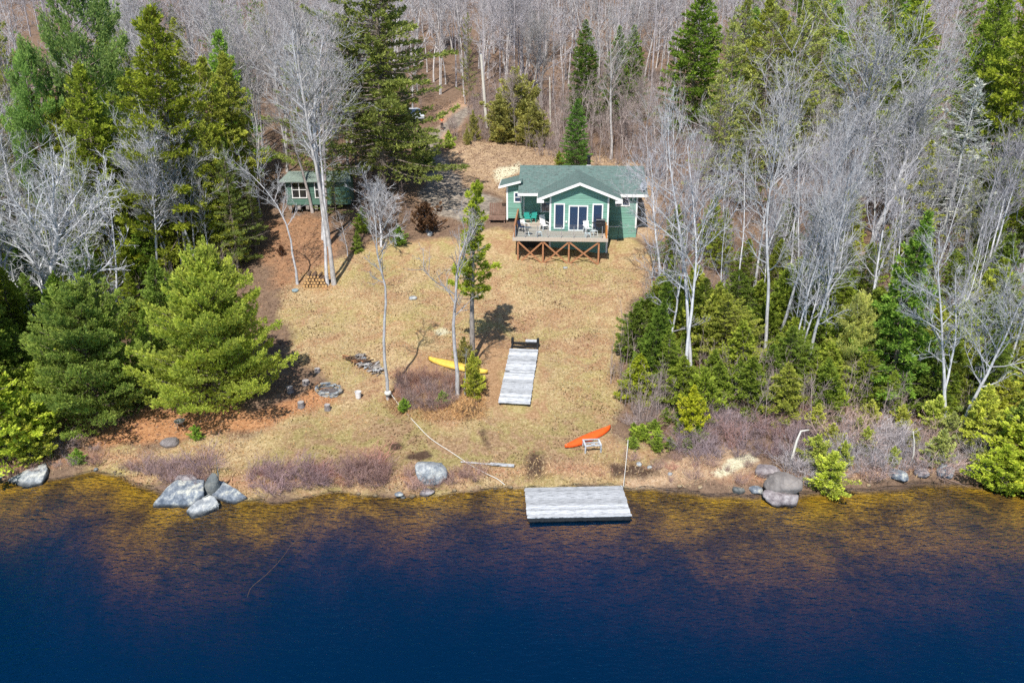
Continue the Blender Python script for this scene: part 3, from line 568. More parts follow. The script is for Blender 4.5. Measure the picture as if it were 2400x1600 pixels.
# roofs
def slab(mb, q, t=.13):
    q = [Vector(p) for p in q]; return mb.add(q + [p - Vector((0, 0, t)) for p in q], [(0, 1, 2, 3), (7, 6, 5, 4), (0, 4, 5, 1), (1, 5, 6, 2), (2, 6, 7, 3), (3, 7, 4, 0)])
rf = MB(); slab(rf, [(.4, 72.85, 10.55), (12.3, 72.85, 10.55), (12.3, 77.7, 12.38), (.4, 77.7, 12.38)]); slab(rf, [(12.3, 82.6, 10.55), (.4, 82.6, 10.55), (.4, 77.7, 12.38), (12.3, 77.7, 12.38)])
hb(rf, 'roof', M['shingle'])
rf = MB(); slab(rf, [(2.25, 69.65, 10.66), (bc, 69.65, 12.10), (bc, 76.98, 12.12), (2.25, 73.12, 10.67)]); slab(rf, [(bc, 69.65, 12.10), (9.71, 69.65, 10.66), (9.71, 73.12, 10.67), (bc, 76.98, 12.12)])
hb(rf, 'gable_roof', M['shingle'])
rf = MB(); slab(rf, [(-1.42, 74.0, 10.95), (.75, 74.0, 11.5), (.75, 77.9, 11.5), (-1.42, 77.9, 10.95)]); hb(rf, 'wing_roof', M['shingle'])
# fascias and trim
fa = MB()
for sg in (-1, 1):
    e = bc + sg * 3.76
    fa.add([(bc, 69.6, 12.10), (e, 69.6, 10.65), (e, 69.6, 10.40), (bc, 69.6, 11.86), (bc, 69.66, 12.10), (e, 69.66, 10.65), (e, 69.66, 10.40), (bc, 69.66, 11.86)],
           [(0, 1, 2, 3), (4, 7, 6, 5), (0, 4, 5, 1), (1, 5, 6, 2), (2, 6, 7, 3)])
    fa.box(min(e, e - sg * .62), max(e, e - sg * .62), 69.58, 70.05, 10.30, 10.52)
    fa.box(min(e, e - sg * .05), max(e, e - sg * .05), 69.66, 72.8, 10.42, 10.62)
fa.box(.38, 2.9, 72.77, 72.84, 10.30, 10.54); fa.box(9.55, 12.32, 72.77, 72.84, 10.28, 10.54)
fa.bar((-1.45, 73.97, 10.86), (.6, 73.97, 11.38), .05, .2); fa.box(-1.48, -1.43, 74.0, 77.9, 10.75, 10.93)
hb(fa, 'fascia', M['white'])
so = MB(); so.box(.5, 12.2, 72.9, 74.7, 10.36, 10.40)
so.add([(bc, 69.67, 11.85), (bc + 3.6, 69.67, 10.47), (bc + 3.6, 70.15, 10.47), (bc, 70.15, 11.85)], [(0, 1, 2, 3)]); so.add([(bc - 3.6, 69.67, 10.47), (bc, 69.67, 11.85), (bc, 70.15, 11.85), (bc - 3.6, 70.15, 10.47)], [(0, 1, 2, 3)])
hb(so, 'soffit', M['siding'])
for (x, y, z0, z1) in ((bayx0 + .07, YB, 5.4, 10.7), (bayx1 - .07, YB, 5.3, 10.7), (11.38, YR, 7.3, 10.3), (wx0 + .06, 74.5, 7.7, 10.85), (.86, YL, 8.2, 10.3)):
    c = MB(); c.box(x - .075, x + .075, y - .05, y - .032 + .06, z0, z1); hb(c, 'corner_trim', M['white'])
def window(x0, x1, z0, z1, y, parent=None, name='window', mull=(), bars=(), tw=.11, pane='pane', hbld=None):
    B_ = hbld or hb; f = MB(); f.box(x0, x1, y - .075, y, z1 - tw, z1); f.box(x0, x1, y - .085, y, z0, z0 + tw); f.box(x0, x0 + tw, y - .07, y, z0 + tw, z1 - tw); f.box(x1 - tw, x1, y - .07, y, z0 + tw, z1 - tw)
    for m_ in mull: f.box(m_ - .04, m_ + .04, y - .062, y, z0 + tw, z1 - tw)
    for m_ in bars: f.box(x0 + tw, x1 - tw, y - .058, y, m_ - .03, m_ + .03)
    fo = B_(f, name, M['white']); xs = [x0 + tw] + [m_ for m_ in mull] + [x1 - tw]
    for a, c in zip(xs[:-1], xs[1:]):
        g_ = MB(); g_.box(a + .005, c - .005, y - .045, y - .035, z0 + tw, z1 - tw); go = B_(g_, 'pane', M[pane]); go.parent = fo; go.location = (0, 0, 0)
    return fo
_b = hb
def hb(mb, name, m, parent=None, **k):
    return mb.build(name, m, parent or house, off=PV, **k)
window(Xx(1000, YB, 800), Xx(1140, YB, 800), Zy(990, YB), Zy(655, YB), YB)
window(Xx(1500, YB, 800), Xx(1640, YB, 800), Zy(990, YB), Zy(655, YB), YB)
xa, xb = Xx(1190, YB, 800), Xx(1445, YB, 800); window(xa, xb, 7.70, Zy(678, YB), YB, name='sliding_door', mull=((xa + xb) / 2,))
window(Xx(1780, YR, 600), Xx(1972, YR, 600), Zy(685, YR), Zy(545, YR), YR, mull=(Xx(1872, YR, 600),))
window(Xx(790, YL, 650), Xx(925, YL, 650), Zy(772, YL), Zy(635, YL), YL, bars=())
zm = (Zy(510, 74.5) + Zy(650, 74.5)) / 2; window(Xx(440, 74.5, 600), Xx(545, 74.5, 600), Zy(650, 74.5), Zy(510, 74.5), 74.5, bars=(zm,))
ch = MB(); cx = Xx(1400, 78.2, 100); ch.lathe((cx, 78.2, 12.1), [(.16, 0), (.16, .95), (.13, .95), (.13, 1.0), (.24, 1.02), (.24, 1.12), (.05, 1.2)], 14); o = hb(ch, 'chimney', M['black'], smooth=False)
c2 = MB(); c2.lathe((cx, 78.2, 12.05), [(.3, 0), (.24, .28), (.17, .32)], 14); q = c2.build('flashing', M['white'], o, off=PV)
# satellite dish on the right eave
dx, dy, dz_ = Xx(2140, 73.6, 395), 73.3, 11.25
bm = MB(); n_ = 20; prof = [(0, -.10), (.12, -.095), (.25, -.06), (.38, 0)]
vs = [(0, 0, 0)]; Rm_ = Matrix.Rotation(R(-62), 4, 'X') @ Matrix.Identity(4); Rz_ = Matrix.Rotation(R(-18), 4, 'Z')
d_ = MB(); d_.lathe((0, 0, 0), [(.02, -.11), (.16, -.09), (.30, -.045), (.42, .02), (.43, .0), (.30, -.07), (.16, -.115), (.02, -.13)], 22)
d_.v = [tuple(Rz_ @ (Matrix.Rotation(R(60), 4, 'X') @ Vector((v[0] * .72, v[1] * 1.1, v[2]))) + Vector((dx, dy, dz_))) for v in d_.v]
do = hb(d_, 'satellite_dish', M['dish'], smooth=True)
a_ = MB(); a_.bar((dx, dy + .1, dz_ - .05), (dx, dy + .3, dz_ - .5), .05); a_.bar((dx, dy - .05, dz_ - .42), (dx - .1, dy - .55, dz_ - .15), .03); a_.box(dx - .15, dx - .05, dy - .62, dy - .5, dz_ - .2, dz_ - .1); ao = a_.build('feed_arm', M['black'], do, off=PV)
# electric meter and lamp on walls
lm = MB(); lm.box(Xx(1160, YB, 945) - .07, Xx(1160, YB, 945) + .07, YB - .12, YB - .03, 8.45, 8.6); hb(lm, 'outlet_box', M['white'])
# wing stoop
st = empty('wooden_stoop', hw(-1.6, 74.6, h(-1.6, 74.6)), YAW, 'small brown wooden stoop with a plank screen at the left end of the cabin', 'stoop'); so_ = Vector((-1.6, 74.6, h(-1.6, 74.6)))
b_ = MB()
for i in range(7): b_.box(-2.5, -.85, 74.3 + i * .15, 74.43 + i * .15, 7.9, 7.95)
b_.build('landing', M['stoop'], st, off=so_); b_ = MB(); b_.box(-2.5, -.85, 74.25, 74.29, 7.7, 7.94); b_.build('rim_board', M['stoop'], st, off=so_)
b_ = MB()
for i in range(8): b_.box(-2.45 + i * .2, -2.28 + i * .2, 75.5, 75.53, 7.95, 9.1)
b_.build('screen', M['stoop'], st, off=so_)
for xx in (-2.4, -1.0): b_ = MB(); b_.box(xx, xx + .1, 74.35, 74.45, 6.9, 7.7); b_.build('post', M['stoop'], st, off=so_)

# ---------------------------------------------------------------- deck
DK = 7.68; YD = 67.5
deck = empty('wooden_deck', PV, YAW, 'raised wooden deck on crossed braces with glass railing in front of the cabin', 'deck')
def db(mb, name, m, parent=None, **k): return mb.build(name, m, parent or deck, off=PV, **k)
d = MB(); y = YD
while y < YB - .03: d.box(.25, 8.45, y, y + .135, DK - .035, DK + rnd.uniform(-.002, .002)); y += .142
while y < YL - .03: d.box(.45, 3.33, y, y + .135, DK - .035, DK); y += .142
db(d, 'decking', M['deck'])
d = MB(); d.box(.18, 8.47, YD - .06, YD - .005, DK - .30, DK - .002); d.box(.18, .24, YD, YB + 4.3, DK - .3, DK - .004); db(d, 'rim_joist', M['deck'])
posts = [Xx(z, YD, 1300) for z in (545, 875, 1215, 1605)]
for x in posts: d = MB(); d.box(x - .07, x + .07, YD + .08, YD + .22, h(x, YD + .2) - .4, DK - .3); db(d, 'post', M['cedar'])
gz = 5.35
for a, c in zip(posts[:-1], posts[1:]):
    for k, (p, q) in enumerate((((a, gz), (c, DK - .4)), ((a, DK - .4), (c, gz)))):
        d = MB(); yy = YD + .05 - .05 * k; d.bar((p[0] + .05, yy, p[1]), (q[0] - .05, yy, q[1]), .13, .045, up=(0, 1, 0)); db(d, 'brace', M['cedar'])
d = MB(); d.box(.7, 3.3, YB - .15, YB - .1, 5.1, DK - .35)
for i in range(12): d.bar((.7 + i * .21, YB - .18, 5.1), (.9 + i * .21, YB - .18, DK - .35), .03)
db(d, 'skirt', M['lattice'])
for z in (500, 640, 800, 940, 1115, 1280, 1450, 1650):
    x = Xx(z, YD, 1100) + (.08 if z < 600 else 0); d = MB(); d.box(x - .03, x + .03, YD - .01, YD + .05, DK, DK + 1.05); db(d, 'railing_post', M['steel'])
gxs = [Xx(z, YD, 1100) for z in (505, 640, 800, 940, 1115, 1280, 1450, 1650)]
for a, c in zip(gxs[:-1], gxs[1:]): d = MB(); d.box(a + .06, c - .06, YD + .01, YD + .02, DK + .08, DK + .98); db(d, 'glass_panel', M['railglass'])
rl = empty('tmp'); bpy.data.objects.remove(rl)
d = MB(); d.box(.28, .42, YD, YL - .1, DK + 1.02, DK + 1.07); d.box(.31, .38, YD, YL - .1, DK + .1, DK + .16)
for i in range(5): yy = YD + i * 1.78; d.box(.30, .39, yy, yy + .09, DK, DK + 1.02)
for i in range(46): yy = YD + .14 + i * .155; d.box(.33, .365, yy, yy + .035, DK + .16, DK + 1.02)
db(d, 'side_railing', M['cedar'])
d = MB()
for i in range(9): yy = YD + .05 + i * .16; d.box(8.28, 8.33, yy, yy + .14, DK + .02, DK + 1.12)
d.box(8.26, 8.4, YD, YD + .09, DK, DK + 1.15); db(d, 'end_screen', M['orange'])

# ---------------------------------------------------------------- deck furniture
def dp(zx, zy, z=DK): x, y = on_z(1120 + zx / 5.6, 360 + zy / 5.6, z); return Vector((x, y, z))
def armchair(loc, rz, m, label, cat='chair', name='patio_chair', slats=5, high=1.05, arms=True, group=None, frame=None, w=.56):
    t = empty(name, loc, rz, label, cat, group); fr_ = frame or m
    s = MB()
    for i in range(slats): s.box(-w / 2, w / 2, -.25 + i * .5 / slats, -.25 + (i + .82) * .5 / slats, .40, .43)
    s.build('seat', m, t)
    b_ = MB()
    for i in range(slats):
        x = -w / 2 + .03 + i * (w - .06) / slats; b_.bar((x + .04, .27, .42), (x + .04, .27 + (high - .42) * .28, high), .075, .022, up=(0, 1, 0))
    b_.bar((-w / 2, .27 + (high - .45) * .28, high - .04), (w / 2, .27 + (high - .45) * .28, high - .04), .06, .03); b_.build('backrest', m, t)
    for sx in (-1, 1):
        for yy, dy_ in ((-.26, -.03), (.27, .08)):
            l = MB(); l.bar((sx * w / 2, yy, .42), (sx * (w / 2 + .02), yy + dy_, 0), .045); l.build('leg', fr_, t)
        if arms:
            a = MB(); a.bar((sx * (w / 2 + .03), -.3, .64), (sx * (w / 2 + .03), .34, .66), .07, .03); a.bar((sx * (w / 2 + .03), -.27, .42), (sx * (w / 2 + .03), -.27, .64), .04); a.build('armrest', fr_, t)
    return t
armchair(dp(875, 1000), R(28), M['chairwhite'], 'white high-backed slatted deck chair left of the bay wall', high=1.28, w=.62)
armchair(dp(1440, 1040), R(20), M['chairwhite'], 'white plastic armchair between the sliding door and the grill', high=1.0, w=.6)
armchair(dp(650, 905), R(10), M['teal'], 'teal patio chair nearest the side railing at the back of the deck', high=.9)
armchair(dp(730, 895), R(-15), M['teal'], 'teal patio chair nearer the cabin window at the back of the deck', high=.9)
armchair(dp(765, 872), R(5), M['black'], 'black slat-backed chair behind the two teal chairs', high=1.3)
armchair(dp(585, 1020), R(60), M['navy'], 'navy folding chair with dark frame beside the side railing', high=.95, frame=M['black'])
armchair(dp(615, 985) + Vector((0, .3, 0)), R(40), M['chairwhite'], 'white framed chair half hidden behind the navy folding chair', high=.75, arms=False)
def stool(loc, m, label, w=.42, hgt=.4, name='footstool', cat='footstool', rz=0):
    t = empty(name, loc, rz, label, cat); s = MB()
    for i in range(4): s.box(-w / 2, w / 2, -w / 2 + i * w / 4, -w / 2 + i * w / 4 + w * .2, hgt - .03, hgt)
    s.build('top', m, t)
    for sx in (-1, 1):
        for sy in (-1, 1): l = MB(); l.bar((sx * w * .42, sy * w * .42, hgt - .03), (sx * w * .5, sy * w * .5, 0), .04); l.build('leg', m, t)
stool(dp(800, 1085), M['chairwhite'], 'small white footstool at the front edge of the deck by the railing', rz=.3)
stool(dp(1520, 1075), M['chairwhite'], 'white slatted side table in front of the black grill', w=.5, hgt=.45, name='side_table', cat='side table', rz=.7)
stool(dp(1438, 1095), M['chairwhite'], 'white footrest pushed in front of the white armchair', w=.45, hgt=.36, rz=.2)
t = empty('bistro_table', dp(655, 1070), 0, 'round wire bistro table beside the navy folding chair', 'table')
b_ = MB(); b_.lathe((0, 0, .68), [(.33, 0), (.35, .02), (.33, .03), (.02, .03)], 20); b_.build('tabletop', M['steel'], t)
for k in range(4):
    a = k * 1.57 + .4; l = MB(); l.tube([(math.cos(a) * .12, math.sin(a) * .12, .68), (math.cos(a) * .05, math.sin(a) * .05, .4), (math.cos(a) * .33, math.sin(a) * .33, 0)], .014, 6); l.build('leg', M['steel'], t)
t = empty('grill', dp(1605, 1045), R(-10), 'black gas grill with raised lid beside the orange end screen', 'grill')
b_ = MB(); b_.box(-.42, .42, -.26, .26, .78, .98); b_.box(-.75, -.43, -.22, .22, .9, .94); b_.box(.43, .6, -.22, .22, .9, .94); b_.build('firebox', M['black'], t, bevel=.02)
b_ = MB(); b_.tube([(-.4, .16, 1.08), (.4, .16, 1.08)], .18, 14); o = b_.build('lid', M['black'], t); b_ = MB(); b_.bar((-.3, -.08, 1.2), (.3, -.08, 1.2), .03); b_.build('handle', M['steel'], o)
b_ = MB(); b_.box(-.38, .38, -.22, .22, .15, .74); b_.build('cabinet', M['black'], t, bevel=.01)
for sx in (-1, 1):
    b_ = MB(); b_.tube([(sx * .38, .2, .09), (sx * .44, .2, .09)], .09, 12); b_.build('wheel', M['tyre'], t)
rx = Xx(1765, 72.6, 900); t = empty('wire_rack', hw(rx, 72.7, DK - .5), YAW, 'black wire rack on a white shelf against the recessed wall right of the deck', 'rack')
b_ = MB(); b_.box(-.5, .5, -.2, .2, .38, .42); b_.build('shelf', M['chairwhite'], t); b_ = MB()
for i in range(9): b_.bar((-.45 + i * .11, -.15, .42), (-.45 + i * .11 + .05, .1, .95), .014)
for i in range(4): b_.bar((-.48, -.1 + i * .05, .5 + i * .13), (.48, -.1 + i * .05, .5 + i * .13), .014)
for sx in (-.45, .45): b_.bar((sx, 0, .38), (sx, 0, -1.9), .03)
b_.build('frame', M['black'], t)

# ---------------------------------------------------------------- shed among the trees
Ys_ = 78.6
def S(px, py): return on_y(px, py, Ys_)
def zz(zx, zy): return (620 + zx / 8.4, 360 + zy / 8.4)
p0 = S(*zz(450, 1010)); sx0 = p0[0]; sz0 = p0[2]; sx1 = S(*zz(1680, 1010))[0]; sz1 = S(*zz(450, 540))[2]
SP = Vector((sx0, Ys_, sz0)); shed = empty('shed', SP, R(3), 'small faded green shed with white four-pane windows half hidden by tree trunks', 'shed')
def sb(mb, name, m, parent=None, **k): return mb.build(name, m, parent or shed, off=SP, **k)
w = MB(); w.box(sx0, sx1, Ys_, Ys_ + 3.0, sz0, sz1); lap(w, K(sx0), K(sx1), sz0, sz1, Ys_); sb(w, 'wall', M['shedgreen'])
rf = MB(); slab(rf, [(sx0 - .55, Ys_ - .45, sz1 - .0), (sx1 + .3, Ys_ - .45, sz1 - .0), (sx1 - .1, Ys_ + 1.5, sz1 + .72), (sx0 + .15, Ys_ + 1.5, sz1 + .72)], .08); slab(rf, [(sx1 + .3, Ys_ + 3.4, sz1), (sx0 - .55, Ys_ + 3.4, sz1), (sx0 + .15, Ys_ + 1.5, sz1 + .72), (sx1 - .1, Ys_ + 1.5, sz1 + .72)], .08)
sb(rf, 'roof', M['shedroof'])
for a, c in ((540, 835), (985, 1190)):
    x0, x1 = S(*zz(a, 800))[0], S(*zz(c, 800))[0]; z0, z1 = S(*zz(600, 880))[2], S(*zz(600, 565))[2]
    window(x0, x1, z0, z1, Ys_, name='window', mull=((x0 + x1) / 2,), bars=((z0 + z1) / 2 + .05,), tw=.08, pane='pane2', hbld=sb)
d = MB(); d.box(sx1 - 1.0, sx1 - .3, Ys_ - .04, Ys_ - .031 + .02, sz0 + .05, sz1 - .15); sb(d, 'door', M['teal'] if False else M['shedgreen'])
for i in range(5):
    d = MB(); d.box(sx0 + .1 + i * .85, sx0 + .4 + i * .85, Ys_ + .05, Ys_ + .35, sz0 - .5, sz0 - .003); sb(d, 'foundation_block', M['greywood'])

# ---------------------------------------------------------------- floating dock, dock on the lawn
def raft(corners_px, z, nplank, along, label, name, frame_h, cross):
    P = [Vector((*on_z(a, b_, z), z)) for a, b_ in corners_px]  # back-left, back-right, front-right, front-left
    ctr = sum(P, Vector()) / 4; ux = ((P[1] - P[0]) + (P[2] - P[3])).normalized(); rz = math.atan2(ux.y, ux.x)
    Rt = Matrix.Rotation(-rz, 3, 'Z'); L = [Rt @ (p - ctr) for p in P]
    t = empty(name, ctr, rz, label, name.replace('_', ' ').replace('wooden ', '').replace('floating ', '')); m = MB()
    x0 = (L[0].x + L[3].x) / 2; x1 = (L[1].x + L[2].x) / 2; y1 = (L[0].y + L[1].y) / 2; y0 = (L[2].y + L[3].y) / 2
    for i in range(nplank):
        a = y0 + (y1 - y0) * i / nplank; b2 = y0 + (y1 - y0) * (i + .93) / nplank; e0, e1 = rnd.uniform(-.03, .03), rnd.uniform(-.03, .03); dz_ = rnd.uniform(-.006, .01)
        m.box(x0 + e0, x1 + e1, a, b2, -.045 + dz_, dz_)
    m.build('planks', M['dockplank'], t)
    f = MB(); f.box(x0 + .05, x1 - .05, y0 + .02, y0 + .12, -.05 - frame_h, -.05); f.box(x0 + .05, x1 - .05, y1 - .12, y1 - .02, -.05 - frame_h, -.05)
    for k in range(cross): xx = x0 + .05 + (x1 - x0 - .2) * k / (cross - 1); f.box(xx, xx + .1, y0 + .12, y1 - .12, -.05 - frame_h, -.05)
    f.build('frame', M['dockframe'], t); return t, x0, x1, y0, y1
t, x0, x1, y0, y1 = raft([(1229, 1142), (1460, 1138), (1478, 1207), (1236, 1213)], .27, 19, 'x', 'bleached grey plank float moored in the shallows at the shore', 'floating_dock', .26, 5)
b_ = MB()
for k in range(3): b_.tube([(x0 + .8 + k * 2.0, y0 + .5, -.35), (x0 + .8 + k * 2.0, y1 - .5, -.35)], .22, 12)
b_.build('float_drums', M['black'], t); b_ = MB(); b_.tube([(x1 - .15, y1 - .15, .0), (x1 - .15, y1 - .15, .06), (x1 - .1, y1 - .1, .09), (x1 - .05, y1 - .15, .05)], .015, 6); b_.build('mooring_ring', M['steel'], t)
ga_ = ground(1166, 952); gb_ = ground(1244, 955); gc = ground(1261, 826); gd = ground(1195, 826)
cor = [p + Vector((0, 0, .28)) for p in (gd, gc, gb_, ga_)]; ctr = sum(cor, Vector()) / 4; ux = ((cor[1] - cor[0]) + (cor[2] - cor[3])).normalized(); uy = ((cor[0] - cor[3]) + (cor[1] - cor[2])).normalized()
rz = math.atan2(-uy.x, uy.y); til = math.asin(uy.z)
t = empty('wooden_dock_section', ctr, 0, 'long bleached grey plank dock section pulled up on the lawn', 'dock section'); t.rotation_euler = (til, 0, rz)
wd = ((cor[1] - cor[0]).length + (cor[2] - cor[3]).length) / 2 * .985; ln = ((cor[0] - cor[3]).length + (cor[1] - cor[2]).length) / 2; m = MB(); npk = 46
for i in range(npk):
    a = -ln / 2 + ln * i / npk; e0, e1 = rnd.uniform(-.025, .025), rnd.uniform(-.025, .025); dz_ = rnd.uniform(-.006, .008)
    if i == 25: e0 += .35
    m.box(-wd / 2 + e0, wd / 2 + e1, a, a + ln / npk * .92, -.04 + dz_, dz_)
m.build('planks', M['dockplank'], t); f = MB()
for sx in (-1, 1): f.box(sx * (wd / 2 - .1) - .05, sx * (wd / 2 - .1) + .05, -ln / 2 + .05, ln / 2 + 1.1, -.22, -.045)
f.box(-wd / 2 + .05, wd / 2 - .05, ln / 2 + 1.0, ln / 2 + 1.1, -.2, -.05); f.box(-wd / 2 + .05, wd / 2 - .05, ln / 2 + .5, ln / 2 + .58, -.2, -.07)
f.build('frame', M['dockframe'], t)
for sx in (-1, 1):
    f = MB(); f.box(sx * (wd / 2 - .1) - .09, sx * (wd / 2 - .1) + .09, ln / 2 + .9, ln / 2 + 1.15, -.2, .3); f.build('bracket', M['dockframe'], t)
f = MB(); f.box(.0, wd / 2 - .2, ln / 2 + 1.12, ln / 2 + 1.45, -.08, -.02); f.build('end_plank', M['dockplank'], t)

# ---------------------------------------------------------------- canoe and kayak (upturned hulls)
def hull(name, a_px, b_px, wid, hgt, m, label, cat, keel=True):
    a, b_ = ground(*a_px), ground(*b_px); L = (b_ - a).length; c = (a + b_) / 2; d_ = b_ - a; t = empty(name, c, 0, label, cat)
    t.rotation_euler = Vector((1, 0, 0)).rotation_difference(d_.normalized()).to_euler(); n, k = 26, 14; vs = []; fs = []
    for i in range(n + 1):
        u = -1 + 2 * i / n; wd_ = wid / 2 * (1 - abs(u) ** 2.2) ** .8 + .012; hg = hgt * (1 - .35 * abs(u) ** 3)
        for j in range(k + 1):
            th = math.pi * j / k; vs.append((u * L / 2, -math.cos(th) * wd_, .03 + hg * math.sin(th) ** .75 + (.02 if keel and j == k // 2 else 0) + .10 * abs(u) ** 4))
    for i in range(n):
        for j in range(k): q = i * (k + 1) + j; fs.append((q, q + 1, q + k + 2, q + k + 1))
    mb = MB().add(vs, fs); o = mb.build('hull', m, t, smooth=True); s_ = o.modifiers.new('thickness', 'SOLIDIFY'); s_.thickness = .02
    for sg in (-1, 1):
        g_ = MB(); g_.tube([(-L / 2 + L * i / 16, sg * (wid / 2 * (1 - abs(-1 + 2 * i / 16) ** 2.2) ** .8 + .02), .035 + .10 * abs(-1 + i / 8) ** 4) for i in range(17)], .018, 6); g_.build('gunwale', M['black'] if cat == 'canoe' else m, t)
    return t
hull('canoe', (1004, 846), (1142, 878), .85, .32, M['yellow'], 'faded yellow canoe lying upside down behind the foreground tree trunks', 'canoe')
hull('kayak', (1325, 1052), (1431, 1006), .62, .26, M['red'], 'orange-red kayak lying hull up on the dry grass near the shore', 'kayak')
# timber rack / low frame beside the kayak
kp = ground(1387, 1052); t = empty('wooden_bench_frame', kp, R(6), 'weathered white open frame bench in front of the orange-red kayak', 'bench frame')
b_ = MB(); b_.box(-.52, .52, -.42, -.30, .42, .47); b_.box(-.52, .52, .34, .44, .42, .47); b_.box(-.52, -.42, -.30, .34, .42, .47); b_.box(.42, .52, -.30, .34, .42, .47); b_.build('top_frame', M['dockplank'], t)
b_ = MB(); b_.box(-.42, .42, -.02, .07, .40, .44); b_.box(-.12, .12, -.45, -.28, .472, .52); b_.build('cross_slat', M['dockplank'], t)
for sx in (-.47, .47):
    for sy in (-.36, .39): b_ = MB(); b_.bar((sx, sy, .42), (sx, sy, -.05), .08); b_.build('leg', M['dockplank'], t)

# ---------------------------------------------------------------- rocks
def rock_hull(pts, m, label, name='boulder', cat='boulder', seed=0, amp=.05, sub=3, depth=.6, group=None):
    from mathutils import noise
    P = []
    for (a, b_, z) in pts:
        x, y = on_z(a, b_, z); P.append(Vector((x, y, z)))
    c = sum(P, Vector()) / len(P); bm = bmesh.new()
    for p in P:
        bm.verts.new(p - c); q = (p - c) * .92; bm.verts.new((q.x, q.y, -c.z - depth))
    bm.verts.new((0, 0, .12)); r = bmesh.ops.convex_hull(bm, input=bm.verts[:]); bmesh.ops.delete(bm, geom=[v for v in bm.verts if not v.link_faces], context='VERTS')
    bmesh.ops.triangulate(bm, faces=bm.faces[:]); bmesh.ops.bevel(bm, geom=bm.edges[:], offset=.07, segments=2, affect='EDGES', profile=.6)
    for _ in range(sub): 
        e = [e for e in bm.edges if e.calc_length() > .16]
        if e: bmesh.ops.subdivide_edges(bm, edges=e, cuts=1, use_grid_fill=True)
    bmesh.ops.triangulate(bm, faces=bm.faces[:]); bm.normal_update()
    for v in bm.verts:
        n = noise.fractal(v.co * 1.6 + Vector((seed * 7, 0, 0)), .9, 2.1, 5); v.co += v.normal * n * amp
    me = bpy.data.meshes.new(name); bm.to_mesh(me); bm.free(); me.polygons.foreach_set('use_smooth', [True] * len(me.polygons)); me.materials.append(m); o = link(name, me); o.location = c
    return tag(o, label, cat, group)
def rock_px(zx, zy, z): return (300 + zx / 6.533, 1060 + zy / 6.533, z)
rp = rock_px
rock_hull([rp(355,815,.02), rp(480,680,.35), rp(690,440,.75), rp(780,400,.85), rp(1170,410,.9), rp(1150,600,.75), rp(960,815,.05), rp(650,560,.62)], M['rock'], 'largest grey slab of lichened rock sloping into the lake left of the upright dark stone', seed=1, amp=.07)
rock_hull([rp(690,410,.7), rp(760,340,.9), rp(1000,330,.9), rp(1060,400,.85), rp(850,430,.85)], M['rockpurple'], 'low dark rock lying behind the largest shore slab', seed=2)
rock_hull([rp(1270,290,1.5), rp(1370,300,1.5), rp(1390,380,1.2), rp(1300,600,.5), rp(1180,660,.25), rp(1130,560,.6), rp(1200,420,1.1)], M['rockdark'], 'dark upright stone wedged between the grey shore slabs', seed=3, amp=.05)
rock_hull([rp(1350,410,.8), rp(1480,440,.75), rp(1660,560,.5), rp(1840,680,.1), rp(1640,770,.05), rp(1500,720,.15), rp(1285,640,.35), rp(1290,520,.6)], M['rock'], 'wedge-shaped grey slab on the right of the upright dark stone', seed=4)
rock_hull([rp(1250,640,.5), rp(1330,670,.5), rp(1395,770,.3), rp(1370,820,.15), rp(1150,930,.04), rp(970,975,.02), rp(885,890,.08), rp(960,800,.3), rp(1110,710,.45)], M['rockwhite'], 'pale rounded slab lying in the water in front of the upright dark stone', seed=5)
def ball(px, py, wx, hz_, m, label, name='boulder', wy=None, sink=.3, seed=0, z=None, group=None, cat=None, rz=0, amp=.12):
    from mathutils import noise
    p = ground(px, py) if z is None else Vector((*on_z(px, py, z), z)); wy = wy or wx * .85; bm = bmesh.new(); bmesh.ops.create_icosphere(bm, subdivisions=4 if wx > .7 else 3, radius=1)
    for v in bm.verts:
        n = noise.fractal(v.co * 1.1 + Vector((seed * 5.3, 1, 2)), 1, 2, 5); f = 1 + n * amp * 2
        c = v.co; c = Vector((math.copysign(abs(c.x) ** .85, c.x), math.copysign(abs(c.y) ** .85, c.y), math.copysign(abs(c.z) ** .8, c.z))); v.co = Vector((c.x * wx / 2, c.y * wy / 2, c.z * hz_ / 2)) * f
    fr2 = random.Random(seed * 13 + 5)
    for _ in range(9):
        n = Vector((fr2.gauss(0, 1), fr2.gauss(0, 1), fr2.gauss(.2, .8))).normalized(); ex = math.sqrt((n.x * wx / 2) ** 2 + (n.y * wy / 2) ** 2 + (n.z * hz_ / 2) ** 2); dl = ex * fr2.uniform(.76, .95)
        for v in bm.verts:
            k = v.co.dot(n) - dl
            if k > 0: v.co -= n * k * .92
    for v in bm.verts: v.co += v.co.normalized() * noise.fractal(v.co * 5 / max(wx, .4) + Vector((seed, 0, 0)), .8, 2.1, 4) * wx * .018
    me = bpy.data.meshes.new(name); bm.to_mesh(me); bm.free(); me.polygons.foreach_set('use_smooth', [True] * len(me.polygons)); me.materials.append(m); o = link(name, me)
    o.location = p + Vector((0, 0, hz_ * (.5 - sink))); o.rotation_euler[2] = rz; return tag(o, label, cat or name.replace('_', ' '), group)
ball(1008, 1122, 1.85, 1.45, M['rockwhite'], 'pale rounded boulder on the grassy bank left of the float', wy=1.3, sink=.22, seed=1, amp=.07)
ball(1828, 1172, 2.0, .9, M['rockpurple'], 'pale lower boulder standing in the water under the smooth brown boulder', wy=1.3, sink=.3, seed=2, z=.0)
ball(1832, 1150, 2.05, 1.1, M['rockbrown'], 'smooth brown boulder resting on the pale lower boulder', wy=1.5, sink=.0, seed=3, z=.3, rz=-.2, amp=.07)
ball(1773, 1152, .8, .35, M['rock'], 'small flat grey rock left of the stacked boulders', seed=4, z=.02, sink=.2)
